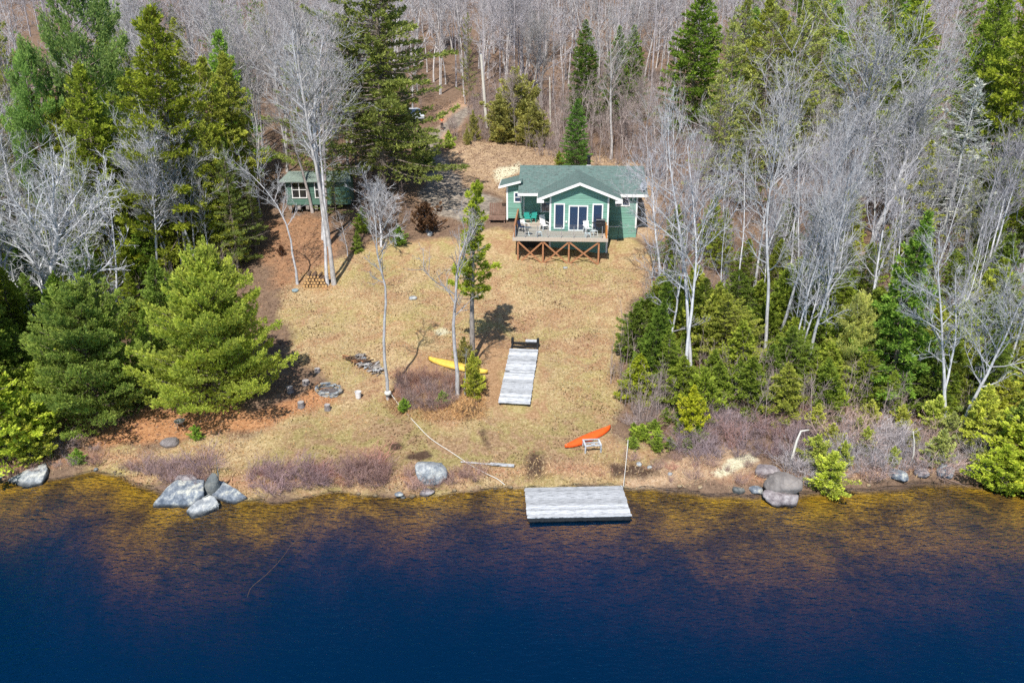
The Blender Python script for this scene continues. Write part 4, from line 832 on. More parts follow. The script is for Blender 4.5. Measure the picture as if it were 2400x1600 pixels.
ball(1800, 1108, 1.5, .8, M['rockpurple'], 'purple-grey rock behind the smooth brown boulder', seed=5, sink=.4)
ball(1730, 1152, 1.1, .4, M['rockdark'], 'dark rock just under the water left of the small flat grey rock', seed=6, z=-.15, sink=.2)
ball(1008, 552, .55, .5, M['rockwhite'], 'round pale stone at the shaded edge of the drive', seed=7, name='stone', sink=.15)
ball(1325, 628, .45, .16, M['rockwhite'], 'flat white stone on the grass in front of the deck posts', seed=8, name='stone', sink=.3)
ball(968, 700, .7, .3, M['rockwhite'], 'small pale stone alone on the open lawn', seed=9, name='stone', sink=.3)
ball(399, 1040, 1.15, .5, M['stump'], 'round weathered stump ring with dark wiry top near the left shore', name='stump', seed=10, sink=.3, amp=.03)
for i, (a, b_, w_, h_, m_) in enumerate([(880,1163,.35,.2,'rocktan'),(966,1164,.4,.2,'rocktan'),(1196,1143,.35,.2,'rocktan'),(935,1160,.55,.25,'rock'),(1000,1156,.8,.3,'rockpurple'),(945,1166,.3,.12,'rockwhite'),(1522,1096,.3,.2,'rockwhite'),(1570,1112,.3,.2,'rockwhite'),(1497,1090,.35,.25,'rockwhite'),(270,1106,.25,.15,'rocktan'),(282,1110,.2,.12,'rocktan'),(1592,1140,.35,.2,'rocktan'),(1640,1143,.3,.2,'rocktan'),(2035,1138,.3,.2,'rocktan'),(1065,1150,.3,.2,'rocktan'),(1160,1146,.25,.15,'rocktan'),(225,1102,.3,.2,'rockwhite'),(840,1158,.3,.2,'rocktan')]):
    ball(a, b_, w_, h_, M[m_], 'small rounded stone at the lake edge', name='shore_stone', seed=20 + i, sink=.25, group='small stones along the waterline', cat='stone')
rock_hull([(15,1124,.05),(60,1100,.4),(108,1082,.6),(112,1096,.5),(98,1128,.15),(60,1140,.03)], M['rockwhite'], 'flat pale ledge of rock at the left end of the shore', seed=11, name='rock_ledge', cat='rock')
rock_hull([(-60,1120,.1),(-40,1095,.5),(5,1095,.4),(12,1110,.2),(-10,1130,.05)], M['rock'], 'pale rock cut by the left edge of the photo at the waterline', seed=12, name='rock_ledge', cat='rock')
ball(2105, 1118, 1.2, .6, M['rock'], 'grey boulder under bare brush at the right shore', seed=13, sink=.25); ball(2160, 1112, .9, .5, M['rockpurple'], 'pinkish boulder between two bare bushes at the right shore', seed=14, sink=.25)
ball(2215, 1110, 1.1, .7, M['rock'], 'large pale boulder nearest the golden shallows at the right shore', seed=15, sink=.25); ball(2340, 1105, 1.6, .7, M['rockdark'], 'bluish rock in the shade under the right cedar', seed=16, sink=.2)

# ---------------------------------------------------------------- small yard things
def stump(px, py, r, hgt, label, rz=0):
    p = ground(px, py); t = empty('tree_stump', p, rz, label, 'stump'); b_ = MB(); n = 14
    b_.lathe((0, 0, -.05), [(r * 1.15, 0), (r, hgt * .4), (r * .97, hgt)], n); b_.build('bark', M['stump'], t, smooth=False); b_ = MB(); b_.lathe((0, 0, hgt - .05), [(r * .93, 0), (r * .9, .012)], n); b_.build('cut_top', M['stumptop'], t)
stump(706, 953, .22, .4, 'grey log stump nearest the pine, in front of the fire ring'); stump(768, 960, .2, .42, 'grey log stump straight in front of the fire ring')
stump(744, 871, .2, .3, 'low grey stump behind the fire ring beside the leaf patch'); stump(717, 899, .24, .3, 'purplish stump half in the shadow of the pine'); stump(680, 918, .22, .42, 'pale topped stump at the edge of the pine shadow')
p = ground(840, 932); t = empty('bucket', p, 0, 'white plastic bucket standing right of the fire ring', 'bucket'); b_ = MB(); b_.lathe((0, 0, 0), [(.17, 0), (.21, .42), (.225, .43), (.225, .46), (.2, .46), (.17, .2), (.02, .2)], 18); b_.build('pail', M['bucket'], t)
b_ = MB(); b_.tube([(.22 * math.cos(a), .05, .40 - .12 * math.sin(a)) for a in np.linspace(0, math.pi, 9)], .008, 5); b_.build('handle', M['steel'], t)
p = ground(692, 682); t = empty('drum', p, 0, 'blue-grey metal drum lid left of the log pile', 'drum lid'); b_ = MB(); b_.lathe((0, 0, 0), [(.27, 0), (.28, .1), (.25, .14), (.02, .15)], 18); b_.build('lid', M['drum'], t)
p = ground(423, 1001); t = empty('fire_bowl', p, 0, 'shiny metal bowl on legs under the front pine', 'bowl'); b_ = MB(); b_.lathe((0, 0, .25), [(.05, 0), (.25, .08), (.34, .22), (.33, .23), (.2, .1), (.03, .06)], 18); b_.build('bowl', M['steel'], t, smooth=True)
for k in range(3): b_ = MB(); b_.bar((.12 * math.cos(k * 2.1), .12 * math.sin(k * 2.1), .3), (.25 * math.cos(k * 2.1), .25 * math.sin(k * 2.1), 0), .03); b_.build('leg', M['steel'], t)
# log pile: each log a thing
lr = random.Random(5); gpl = 'cut logs stacked between the two tree trunks'
a_, b2 = ground(708, 674), ground(768, 674); dv = (b2 - a_); nn = 8
def log(p, d_, L, r, label, group, name='log', mb='logbark', me_='logend'):
    t = empty(name, p, 0, label, 'log', group); t.rotation_euler = Vector((0, 1, 0)).rotation_difference(d_.normalized()).to_euler(); b_ = MB(); k = 10
    b_.tube([(0, 0, 0), (0, L * .5, .0), (0, L, 0)], [r, r * .97, r * .92], k); b_.build('bark', M[mb], t); b_ = MB(); b_.tube([(0, -.006, 0), (0, .004, 0)], r * .88, k); b_.build('cut_end', M[me_], t)
for row, cnt in enumerate((8, 7, 6, 4)):
    for i in range(cnt):
        q = a_ + dv * ((i + .5 + row * .5) / nn) + Vector((lr.uniform(-.02, .02), row * .06, .14 + row * .24)); log(q, Vector((lr.uniform(-.15, .15), 1, .10)), lr.uniform(.9, 1.3), lr.uniform(.10, .145), 'round log with pale cut end in the pile between two tree trunks', gpl)
# split wood heap near the centre
gp2 = 'split grey firewood in the heap on the lawn'; 
for i in range(84):
    u = lr.random(); px = 842 + 50 * u + lr.uniform(-9, 9); py = 846 + 28 * u + lr.uniform(-10, 10); q = ground(px, py) + Vector((0, 0, lr.uniform(.05, .38))); an = lr.gauss(.9, .55)
    t = MB(); L_ = lr.uniform(.4, .85); r_ = lr.uniform(.03, .065); t.prism([(-r_, 0), (r_, 0), (r_ * .3, r_ * 1.5)], -L_ / 2, L_ / 2); o = t.build('firewood_piece', M[('greywood', 'stumptop', 'greywood', 'logbark', 'dockplank')[i % 5]]); o.location = q; o.rotation_euler = (lr.uniform(-.3, .3), lr.uniform(-1.5, 1.5), -an + math.pi); tag(o, 'split grey firewood piece in the heap beside the foreground trunk', 'firewood', gp2)
gp3 = 'brown sticks at the left end of the firewood heap'
for i in range(34):
    u = lr.random(); px = 808 + 46 * u + lr.uniform(-6, 6); py = 836 + 22 * u + lr.uniform(-7, 7); q = ground(px, py) + Vector((0, 0, lr.uniform(.04, .3))); an = lr.uniform(0, 3.1); L_ = lr.uniform(.35, .9)
    t = MB(); t.tube([(-L_ / 2, 0, 0), (0, .03, .02), (L_ / 2, 0, 0)], lr.uniform(.02, .05), 6); o = t.build('stick', M['cedar'] if i % 3 == 0 else M['logbark']); o.location = q; o.rotation_euler = (0, lr.uniform(-.3, .3), an); tag(o, 'short brown stick heaped at the left end of the firewood', 'stick', gp3)
ball(868, 862, .5, .4, M['rockwhite'], 'pale stone block on the back of the firewood heap', name='stone', seed=41, sink=.1); ball(852, 848, .45, .4, M['rock'], 'upright grey block at the top of the firewood heap', name='stone', seed=42, sink=.0)
ball(880, 870, .5, .3, M['rock'], 'greenish grey stone in the middle of the firewood heap', name='stone', seed=43, sink=0)
# fire ring: low oval of stacked stones
gp4 = 'flat stones stacked in the oval fire ring'; fc = ground(771, 918)
fr_ = [(738,928),(750,906),(768,901),(785,903),(800,912),(800,920),(785,928),(765,933),(748,933)]
for k in range(66):
    a = k / 66 * 2 * math.pi * 3.0 + lr.uniform(-.1, .1); lay = k // 22; rx_, ry_ = .80 + lr.uniform(-.08, .06), .52 + lr.uniform(-.07, .05); x, y = fc.x + rx_ * math.cos(a), fc.y + ry_ * math.sin(a)
    m_ = MB(); lx, ly, lz = lr.uniform(.12, .24), lr.uniform(.06, .11), lr.uniform(.035, .06); m_.v = []; m_.box(-lx, lx, -ly, ly, -lz, lz)
    m_.v = [(v[0] * lr.uniform(.75, 1.1), v[1] * lr.uniform(.7, 1.1), v[2] * lr.uniform(.7, 1.1)) for v in m_.v]; o = m_.build('ring_stone', M[('rockwhite', 'rocktan', 'rock', 'rockwhite')[k % 4]], bevel=.015)
    o.location = (x, y, h(x, y) + .05 + lay * .11); o.rotation_euler = (lr.uniform(-.15, .15), lr.uniform(-.15, .15), a + math.pi / 2 + lr.uniform(-.3, .3)); tag(o, 'flat stone in the wall of the oval fire ring', 'stone', gp4)
ash = MB(); ash.lathe((0, 0, 0), [(.66, 0), (.55, .10), (.02, .07)], 20); ash.v = [(v[0], v[1] * .72, v[2]) for v in ash.v]; o = ash.build('ash_bed', mat('grey_ash', (.16, .14, .14), .95, amt=.6, scale=8, bump=.6)); o.location = fc + Vector((0, 0, .02)); tag(o, 'grey ash bed inside the oval fire ring', 'ash')
# plank with a paddle-thin end at the shore
a_, b2 = ground(1080, 1084), ground(1205, 1094); d_ = b2 - a_; t = MB(); L_ = d_.length; t.box(0, L_ * .6, -.04, .04, .05, .09); t.box(L_ * .55, L_, -.11, .11, .06, .13)
o = t.build('plank', M['dockplank']); o.location = a_; o.rotation_euler = Vector((1, 0, 0)).rotation_difference(d_.normalized()).to_euler(); tag(o, 'long pale plank with a thin end lying on the bank left of the float', 'plank')
# ropes
def rope(pxs, r, name, label, lift=.05, m='rope', z=None, cat='rope'):
    P = []
    for a, b_ in pxs: P.append(ground(a, b_) + Vector((0, 0, lift if len(P) else lift * 8)) if z is None else Vector((*on_z(a, b_, z), z)))
    Q = []
    for i in range(len(P) - 1):
        p0_, p1_, p2_, p3_ = P[max(i - 1, 0)], P[i], P[i + 1], P[min(i + 2, len(P) - 1)]
        for k in range(8):
            u = k / 8; Q.append(.5 * ((2 * p1_) + (-p0_ + p2_) * u + (2 * p0_ - 5 * p1_ + 4 * p2_ - p3_) * u * u + (-p0_ + 3 * p1_ - 3 * p2_ + p3_) * u ** 3))
    Q.append(P[-1]); b_ = MB(); b_.tube(Q, r, 6); o = b_.build(name, M[m], off=tuple(P[0])); return tag(o, label, cat)
rope([(913, 934), (935, 950), (975, 995), (1010, 1030), (1060, 1063), (1100, 1090), (1140, 1112), (1165, 1124), (1183, 1138)], .022, 'rope', 'long pale rope running from the foreground trunk across the grass to the shore', .07)
tp = ground(1470, 1062); P0 = Vector((*on_z(1461, 1139, .36), .36)); b_ = MB(); b_.tube([P0, (P0 + tp) / 2 + Vector((0, 0, .05)), tp + Vector((0, 0, .7))], .02, 6); tag(b_.build('mooring_line', M['rope'], off=tuple(P0)), 'taut mooring line from the back corner of the float to the bank', 'rope')
gm_ = MB(); gm_.tube([tp + Vector((0, 0, -.2)), tp + Vector((0, 0, .9))], .03, 8); tag(gm_.build('mooring_post', M['pole'], off=tuple(tp)), 'thin stake on the bank holding the mooring line', 'stake')
rope([(580, 1398), (590, 1375), (625, 1345), (660, 1308), (680, 1280), (705, 1255), (722, 1222), (730, 1212)], .009, 'sunken_branch', 'long thin pale branch curving through the dark water', z=.005, cat='branch', m='logbark')
b_ = MB(); gq = ground(909, 938); b_.lathe((gq.x + .03, gq.y, gq.z + .45), [(.2, 0), (.23, .06), (.23, .13), (.2, .2)], 12); tag(b_.build('rope_loop', M['rope'], off=tuple(gq)), 'pale rope wrapped around the foot of the foreground trunk', 'rope')

# ---------------------------------------------------------------- utility poles, car, person
def upole(px, py, top, r, label, dx_=0):
    p = ground(px, py); H_ = topz(top, p.x, p.y) - p.z; t = empty('utility_pole', p, 0, label, 'pole'); b_ = MB(); b_.tube([(0, 0, -.3), (dx_ * .5, 0, H_ / 2), (dx_, 0, H_)], [r, r * .9, r * .8], 10); b_.build('shaft', M['pole'], t); b_ = MB(); b_.lathe((dx_, 0, H_), [(r * .85, 0), (r * .8, .05), (.02, .07)], 10); b_.build('cap', M['steel'], t)
upole(1141, 300, 127, .2, 'taller pale utility pole beside the track behind the cabin', -.65); upole(1290, 296, 181, .10, 'thinner grey pole standing among the bare trees behind the cabin', -.2)
cpn = ground(972, 282); t = empty('parked_car', cpn, R(-70), 'silver car parked beside the track, mostly hidden by the big conifer', 'car')
b_ = MB(); b_.prism([(-2.1, .35), (2.1, .35), (2.15, .75), (1.3, .95), (-1.9, 1.0), (-2.15, .8)], -.86, .86); b_.build('body', M['carpaint'], t, bevel=.06)
b_ = MB(); b_.prism([(-1.7, .98), (1.0, .93), (.35, 1.45), (-1.3, 1.48)], -.74, .74); o = b_.build('cabin_glass', M['pane'], t, bevel=.04); b_ = MB(); b_.box(-1.25, .3, -.7, .7, 1.47, 1.51); b_.build('roof', M['carpaint'], t, bevel=.03)
for sx in (-1.35, 1.35):
    for sy in (-.84, .84):
        b_ = MB(); b_.tube([(sx, sy - .1, .33), (sx, sy + .1, .33)], .33, 16); o = b_.build('wheel', M['tyre'], t); b_ = MB(); b_.tube([(sx, sy - .11, .33), (sx, sy + .11, .33)], .19, 12); b_.build('rim', M['steel'], o)
for sy in (-.6, .6): b_ = MB(); b_.box(2.12, 2.18, sy - .18, sy + .18, .62, .74); b_.build('headlight', M['chairwhite'], t)
pp = ground(1036, 304)
def person(p, rz):
    t = empty('person', p, rz, 'person in a coral top and dark trousers walking down the track', 'person')
    def skin(name, J, E, m, root=0, sub=2):
        me = bpy.data.meshes.new(name); me.from_pydata([j[:3] for j in J], E, []); me.update(); o = link(name, me, t, m); s = o.modifiers.new('skin', 'SKIN'); s.use_smooth_shade = True
        for i, j in enumerate(J):
            v = me.skin_vertices[0].data[i]; v.radius = (j[3], j[4] if len(j) > 4 else j[3]); v.use_root = (i == root)
        u = o.modifiers.new('sub', 'SUBSURF'); u.levels = u.render_levels = sub; return o
    J = [(0,0,.92,.13,.10),(0,0,1.15,.12,.09),(0,0,1.38,.15,.10),(0,0,1.48,.06),(0,-.01,1.56,.08,.09),(0,-.01,1.68,.075,.09),(-.09,0,.88,.085),(-.1,-.05,.5,.06),(-.1,.04,.1,.042),(-.1,-.1,.04,.04),(.09,0,.88,.085),(.1,-.1,.5,.06),(.1,-.14,.1,.042),(.1,-.28,.05,.04),
         (-.19,0,1.38,.05),(-.25,.02,1.12,.04),(-.24,-.14,.92,.03),(.19,0,1.38,.05),(.25,.02,1.12,.04),(.22,-.18,.98,.03)]
    E = [(0,1),(1,2),(2,3),(3,4),(4,5),(0,6),(6,7),(7,8),(8,9),(0,10),(10,11),(11,12),(12,13),(2,14),(14,15),(15,16),(2,17),(17,18),(18,19)]
    for sx, hnd in ((-1, 16), (1, 19)):
        hx, hy, hz0 = J[hnd][:3]
        for f_ in range(4):
            a = len(J); x_ = hx + (f_ - 1.5) * .018; J += [(x_, hy - .05, hz0 - .07, .009), (x_, hy - .065, hz0 - .11 - .008 * (f_ in (1, 2)), .008)]; E += [(hnd, a), (a, a + 1)]
        a = len(J); J += [(hx - sx * .035, hy - .05, hz0 - .03, .01)]; E += [(hnd, a)]
    skin('body', J, E, M['skin'])
    skin('top', [(0,0,.95,.145,.115),(0,0,1.15,.135,.105),(0,0,1.38,.165,.115),(0,0,1.44,.09),(-.2,0,1.37,.062),(-.25,.02,1.14,.052),(.2,0,1.37,.062),(.25,.02,1.14,.052)], [(0,1),(1,2),(2,3),(2,4),(4,5),(2,6),(6,7)], M['coral'])
    skin('trousers', [(0,0,.95,.14,.12),(-.09,0,.85,.10),(-.1,-.05,.5,.075),(-.1,.04,.12,.06),(.09,0,.85,.10),(.1,-.1,.5,.075),(.1,-.14,.12,.06)], [(0,1),(1,2),(2,3),(0,4),(4,5),(5,6)], M['dark'])
    skin('hair', [(0,.03,1.58,.085,.08),(0,.03,1.70,.085,.09),(0,-.03,1.74,.07)], [(0,1),(1,2)], M['hair'])
    b_ = MB()
    for sx in (-1, 1): b_.lathe((sx * .03, -.10, 1.66), [(.012, -.01), (.012, .01)], 8)
    b_.build('eyes', M['black'], t); b_ = MB(); b_.prism([(-.012, 1.60), (.012, 1.60), (0, 1.65)], -.125, -.09); b_.build('nose', M['skin'], t); b_ = MB(); b_.box(-.025, .025, -.105, -.095, 1.575, 1.583); b_.build('mouth', M['coral'], t)
person(pp, R(15))

# ---------------------------------------------------------------- vegetation: individually placed trees
WB = (.56, .56, .58); GB = (.48, .46, .46); TW = (.47, .45, .46)
# bushy pines in the left foreground
tree('pine', 512, 902, 603, 'big bushy bright green pine on the lawn edge in the left foreground', proto=BP, leaf=(.15, .225, .035), name='pine_tree', cat='pine', rz=.4, w=1.0) if False else None
def pine(px, py, top, pr, leaf, w, label):
    KNAME['pine'] = 'pine_tree'; KCAT['pine'] = 'pine'; return tree('pine', px, py, top, label, proto=pr, leaf=leaf, w=w, rz=.6)
pine(508, 948, 604, BP, (.18, .21, .035), 1.08, 'big bushy bright green pine at the left edge of the lawn, nearest the fire ring')
pine(232, 985, 680, BP2, (.14, .185, .038), 1.08, 'bushy blue-green pine left of the big bright pine, above the left shore')
# foreground lawn trees
def crooked(H_, pts): return [(a, b_, c * H_) for a, b_, c in pts]
FT = bare_tree(201, H=13, tr=.125, nprim=16, start=.6, spread=.28, twig=5, crook=crooked(13.2, [(0,0,-.02),(0,0,0),(.03,0,.1),(-.05,0,.2),(-.02,0,.3),(.08,.1,.4),(.22,.1,.48),(.25,.1,.56),(.05,.1,.64),(-.1,0,.72),(-.08,0,.82),(-.15,.1,.92),(-.1,.1,1.0)]), tl=.35, thin=.009)
t = tree('bare', 909, 936, 452, 'slim pale bare tree on the lawn with a rope tied round its foot', proto=FT, bark=(.46, .45, .45), rz=0)
FT2 = bare_tree(203, H=14, tr=.19, nprim=14, start=.45, spread=.5, twig=4, crook=crooked(12.5, [(0,0,-.02),(0,0,0),(.05,0,.15),(-.1,0,.3),(-.15,0,.45),(.05,.1,.6),(.18,.1,.75),(.42,.1,.85),(.8,.1,.93),(1.1,.1,1.0)]), tl=.4, thin=.009)
tree('bare', 1072, 928, 492, 'thicker grey bare tree on the lawn standing in front of the yellow canoe', proto=FT2, bark=GB, rz=0)
tree('bare', 1090, 926, 700, 'short grey snag touching the trunk in front of the canoe', proto=bare_tree(205, H=6, tr=.11, nprim=4, start=.6, spread=.3, twig=2), bark=(.3, .29, .28), rz=1, H=3.2)
CT = conifer(207, H=14, Rm=2.3, nb=84, dens=40, start=.36, ragged=.5, dead=.22, blade=(.27, .055), k=5, tr=.2, shape=lambda t: (.75 - .35 * abs(t - .5)) * (1.04 - t) ** .35 * (1.25 if .42 < t < .55 else .85), droop=-.05, rise=.25, fan=.4)
tree('ragged', 1108, 843, 423, 'lone ragged spruce with bare lower trunk standing between the lawn dock and the cabin deck', proto=CT, leaf=(.14, .17, .02), bark=(.26, .23, .21), rz=1.2, name='spruce_tree', cat='spruce', w=1.15)
tree('cedar', 1112, 930, 830, 'yellow-green evergreen bush at the foot of the grey trunk by the canoe', leaf=(.19, .20, .03), var=0, w=.95)
tree('cedar', 1088, 860, 790, 'olive evergreen sprig behind the yellow canoe', leaf=(.18, .17, .05), var=1, w=.9)
for a, b_, c, l in ((946, 966, 950, 'tiny bright green juniper tuft beside the long rope'), (1036, 950, 932, 'tiny dark green seedling in the brush by the canoe tree'), (185, 1086, 1066, 'small green juniper tuft on the left bank'), (462, 1030, 1008, 'tiny green tuft on the orange needles by the front pine')):
    tree('cedar', a, b_, c, l, leaf=(.13, .2, .03), w=1.3)
# left group
OLD = bare_tree(211, H=13, tr=.34, nprim=30, start=.16, spread=.85, twig=7, wig=.1, thin=.010, crook=[(0.9,0,-.3),(.6,0,.4),(-.3,0,1.3),(-.9,0,2.2),(-.7,0,3.4),(-.2,0,4.4),(.0,.1,5.4),(.5,.1,6.6),(.9,.2,8.),(1.0,.1,9.6),(1.5,0,11.2),(1.7,0,12.6)])
tree('wide', 152, 808, 385, 'old white-barked tree with a crooked trunk behind the blue-green pine', proto=OLD, bark=(.66, .67, .70), rz=0)
tree('bare', 172, 800, 410, 'straight pale trunk standing right beside the crooked old tree', var=1, bark=WB); tree('bare', 160, 790, 430, 'thin pale trunk behind the crooked old tree', var=2, bark=WB)
tree('wide', 40, 760, 330, 'spreading white bare tree at the left edge of the photo', var=0, bark=(.62, .62, .65)); tree('bare', 80, 700, 260, 'tall pale bare tree behind the old crooked tree at far left', var=3, bark=WB)
tree('cedar', 22, 1075, 850, 'yellow-green evergreen at the left edge above the pale rock ledge', leaf=(.21, .25, .03), var=2, w=1.3); tree('cedar', 75, 1085, 985, 'yellow-green evergreen bush drooping beside the left pale ledge', leaf=(.24, .27, .04), var=1, w=1.4)
tree('cedar', -40, 1060, 900, 'evergreen cut by the left photo edge above the shore', leaf=(.22, .24, .04), var=0, w=1.3)
for i, (a, b_, c, v) in enumerate([(405,655,360,0),(428,652,400,1),(441,660,265,2),(462,655,380,3),(476,662,270,0),(494,650,420,1)]):
    tree('bare', a, b_, c, ['leftmost pale stem of the birch clump behind the front pine', 'thin leaning stem in the birch clump behind the front pine', 'tallest straight stem of the birch clump behind the front pine', 'grey stem in the middle of the birch clump behind the front pine', 'thick pale stem at the right of the birch clump behind the front pine', 'thin rightmost stem of the birch clump behind the front pine'][i], var=v, bark=WB)
tree('spruce', 440, 632, 22, 'tallest yellow-green spruce of the left group, with a pointed top', var=1, leaf=(.13, .155, .018), w=.95); tree('spruce', 275, 650, 150, 'dark olive spruce left of the tallest spruce', var=0, leaf=(.13, .16, .02), w=.85)
tree('spruce', 325, 640, 285, 'bright olive spruce in front of the two tall left spruces', var=2, leaf=(.16, .18, .015), w=.9); tree('pinetall', 265, 610, -45, 'tall open-crowned blue-green pine rising above the left wood', leaf=(.12, .17, .05), w=.72)
tree('pinetall', 150, 640, 150, 'lower blue-green pine beside the old white tree', leaf=(.115, .18, .045), w=.68); tree('ragged', 95, 560, 20, 'thin ragged spruce with a brownish top at the upper left', var=1, leaf=(.14, .15, .04), w=.6)
tree('spruce', 225, 760, 560, 'dark young spruce behind the blue-green pine', leaf=(.10, .15, .02), w=1.1); tree('spruce', 318, 800, 640, 'olive young spruce between the two front pines', leaf=(.13, .16, .02), w=1.1); tree('spruce', 10, 830, 620, 'dark green spruce low at the left edge', leaf=(.10, .16, .02), w=1.2)
tree('spruce', 385, 625, 470, 'small dark spruce behind the top of the front pine', leaf=(.09, .13, .02), w=1.2); tree('spruce', 60, 915, 770, 'shaded spruce between the old tree and the left shore', leaf=(.09, .13, .02), w=1.2)
tree('ragged', 560, 640, 330, 'dark ragged hemlock at the left side of the clearing', var=0, leaf=(.10, .13, .03), w=.8); tree('ragged', 505, 600, 360, 'ragged hemlock between the birch clump and the clearing', var=1, leaf=(.10, .12, .03), w=.9); tree('ragged', 600, 585, 420, 'small ragged conifer at the shaded lawn corner', var=0, leaf=(.11, .14, .03), w=1.0)
tree('fir', 525, 590, 480, 'bright tuft-shaped young fir by the hemlocks', leaf=(.17, .21, .03)); tree('fir', 480, 560, 400, 'small bright fir left of the shed', leaf=(.14, .19, .03))
# trees around the shed and log pile
T1 = bare_tree(221, H=20, tr=.16, nprim=22, start=.42, spread=.36, twig=3.5, thin=.009, crook=[(0,0,-.2),(-.1,0,3),(-.35,0,6),(-.6,0,9),(-.9,0,11),(-1.0,0,13),(-1.2,0,16),(-1.1,0,18),(-1.3,0,20)])
tree('bare', 783, 666, 5, 'tall pale double trunk right of the log pile', proto=T1, bark=(.44, .42, .41), rz=0, name='bare_tree'); tree('bare', 767, 668, 60, 'slim pale trunk right against the log pile', proto=bare_tree(222, H=19, tr=.14, nprim=16, start=.5, spread=.3, twig=4, thin=.009), bark=WB, rz=1)
T3 = bare_tree(223, H=13, tr=.13, nprim=14, start=.45, spread=.6, twig=6, crook=[(0,0,-.2),(0,0,1.5),(-.2,0,3.2),(-.2,0,4.5),(-.5,0,6.2),(-1.2,0,8.),(-2.2,0,9.6),(-3.4,0,11),(-4.4,0,11.8)])
tree('bare', 697, 666, 360, 'leaning pale tree at the left end of the log pile, bending left over the shed', proto=T3, bark=WB, rz=0)
tree('bare', 733, 498, 110, 'thick grey trunk rising in front of the shed between its windows', var=0, bark=(.40, .36, .34)); tree('bare', 765, 508, 60, 'grey-brown trunk in front of the right shed window', var=3, bark=(.42, .38, .38)); tree('bare', 758, 560, 40, 'pale trunk below the shed at the right', var=1, bark=WB)
tree('bare', 609, 500, 200, 'thin grey trunk left of the shed', var=2, bark=(.4, .37, .35)); tree('bare', 770, 575, 130, 'slender trunk near the shed door', var=5, bark=WB)
tree('cedar', 850, 545, 490, 'small green bush behind the white shrub by the shed', leaf=(.15, .2, .03), w=1.3); tree('cedar', 935, 575, 530, 'low green bush at the foot of the white bare shrub', leaf=(.12, .19, .03), w=1.5)
tree('fir', 838, 590, 540, 'small olive fir at the shaded edge right of the shed', leaf=(.13, .17, .03))
tree('wide', 893, 578, 450, 'low white twiggy bare tree between the shed and the drive', proto=bare_tree(231, H=5, tr=.09, nprim=26, start=.15, spread=1.2, twig=12, wig=.1, tl=.4, thin=.012), bark=(.62, .62, .65), w=1.35); tree('young', 815, 600, 500, 'bare white sapling at the lower right of the shed', bark=WB, w=1.3)
BL = conifer(233, H=3, Rm=1.7, nb=70, dens=26, blade=(.14, .1), start=.05, ragged=.5, tr=.05, up=.2, shape=lambda t: (1 - t) ** .35, rise=.9, droop=.5)
tree('young', 1000, 545, 480, 'young beech still holding brown leaves beside the drive', proto=BL, leaf=(.17, .095, .06), bark=GB, name='beech_sapling', cat='sapling', w=1.35); tree('young', 660, 600, 520, 'reddish brown leafy sapling in front of the shed', proto=BL, leaf=(.17, .085, .055), bark=GB, name='beech_sapling', cat='sapling', H=.9)
# big centre conifer and its neighbours
tree('ragged', 900, 468, -170, 'huge olive conifer filling the space between the shed and the track', proto=conifer(241, H=22, Rm=5.3, nb=300, dens=16, ragged=.75, dead=.2, start=.14, blade=(.34, .075), shape=lambda t: (.62 + .38 * math.sin(math.pi * min(1, t * 1.15) ** .7)) * (1.02 - t) ** .22, droop=-.3, k=5, tr=.32), leaf=(.135, .16, .04), rz=0, name='hemlock_tree', w=1.05)
tree('ragged', 840, 450, 10, 'darker conifer pressed against the left side of the huge olive conifer', var=0, leaf=(.13, .15, .035), w=.85); tree('ragged', 955, 425, 170, 'ragged conifer overhanging the drive from the left', var=0, leaf=(.12, .15, .035), w=.75); tree('fir', 1052, 345, 305, 'small green fir leaning over the track', leaf=(.17, .22, .03), w=1.3)
tree('fir', 985, 400, 300, 'young fir at the left edge of the drive', leaf=(.12, .16, .03), w=1.2); tree('ragged', 790, 520, 330, 'shaded hemlock over the right end of the shed', var=1, leaf=(.10, .13, .035), w=.8)
# behind the cabin
for a, b_, c, k, l, lf, w_ in ((1348,392,232,'spruce','dark green spruce standing closest behind the cabin roof',(.07,.13,.025),1.01),(1368,300,48,'spruce','pointed spruce beyond the small spruce behind the cabin',(.075,.12,.02),0.84),(1440,290,62,'spruce','left of two dark spruces in the bare wood behind the cabin',(.08,.13,.02),0.81),(1478,285,60,'spruce','right of two dark spruces in the bare wood behind the cabin',(.08,.12,.02),0.81),
    (1615,330,-30,'spruce','massive dark green spruce at the right corner of the clearing',(.085,.13,.018),1.15),(1100,250,30,'ragged','thin dark conifer left of the taller utility pole',(.13,.14,.05),.45)):
    tree(k, a, b_, c, l, leaf=lf, w=w_, var=0 if k == 'spruce' else 1)
for i, (a, b_, c, w_) in enumerate([(1175,335,225,1.3),(1215,330,165,1.2),(1255,345,240,1.3),(1190,300,190,1.2),(1112,330,262,.8),(1096,340,300,.8),(1235,300,180,1.2)]):
    tree('cedar', a, b_, c, 'olive evergreen bush in the thicket behind the cabin', group='olive thicket bushes behind the cabin', leaf=(.19, .19, .055), w=w_)
for a, b_, c, v, l in ((1245,258,40,4,'pale forked bare tree with a wide crown above the olive thicket'),(1268,262,60,0,'straight pale tree beside the forked tree above the thicket'),(1432,372,25,1,'tall slim pale trunk behind the cabin chimney'),(1490,232,20,3,'thick tan trunk left of the massive dark spruce'),(1090,245,130,2,'grey bare tree at the right side of the track'),(1404,210,0,2,'slim pale trunk between the pointed spruce and the pair of spruces')):
    tree('bare', a, b_, c, l, var=v, bark=(.46, .44, .43))
tree('bare', 1518, 430, 215, 'slim leaning bare tree at the right corner of the cabin roof', var=2, bark=(.5, .47, .48)); tree('young', 1560, 440, 260, 'bare sapling right of the cabin roof', bark=GB, w=1.5)
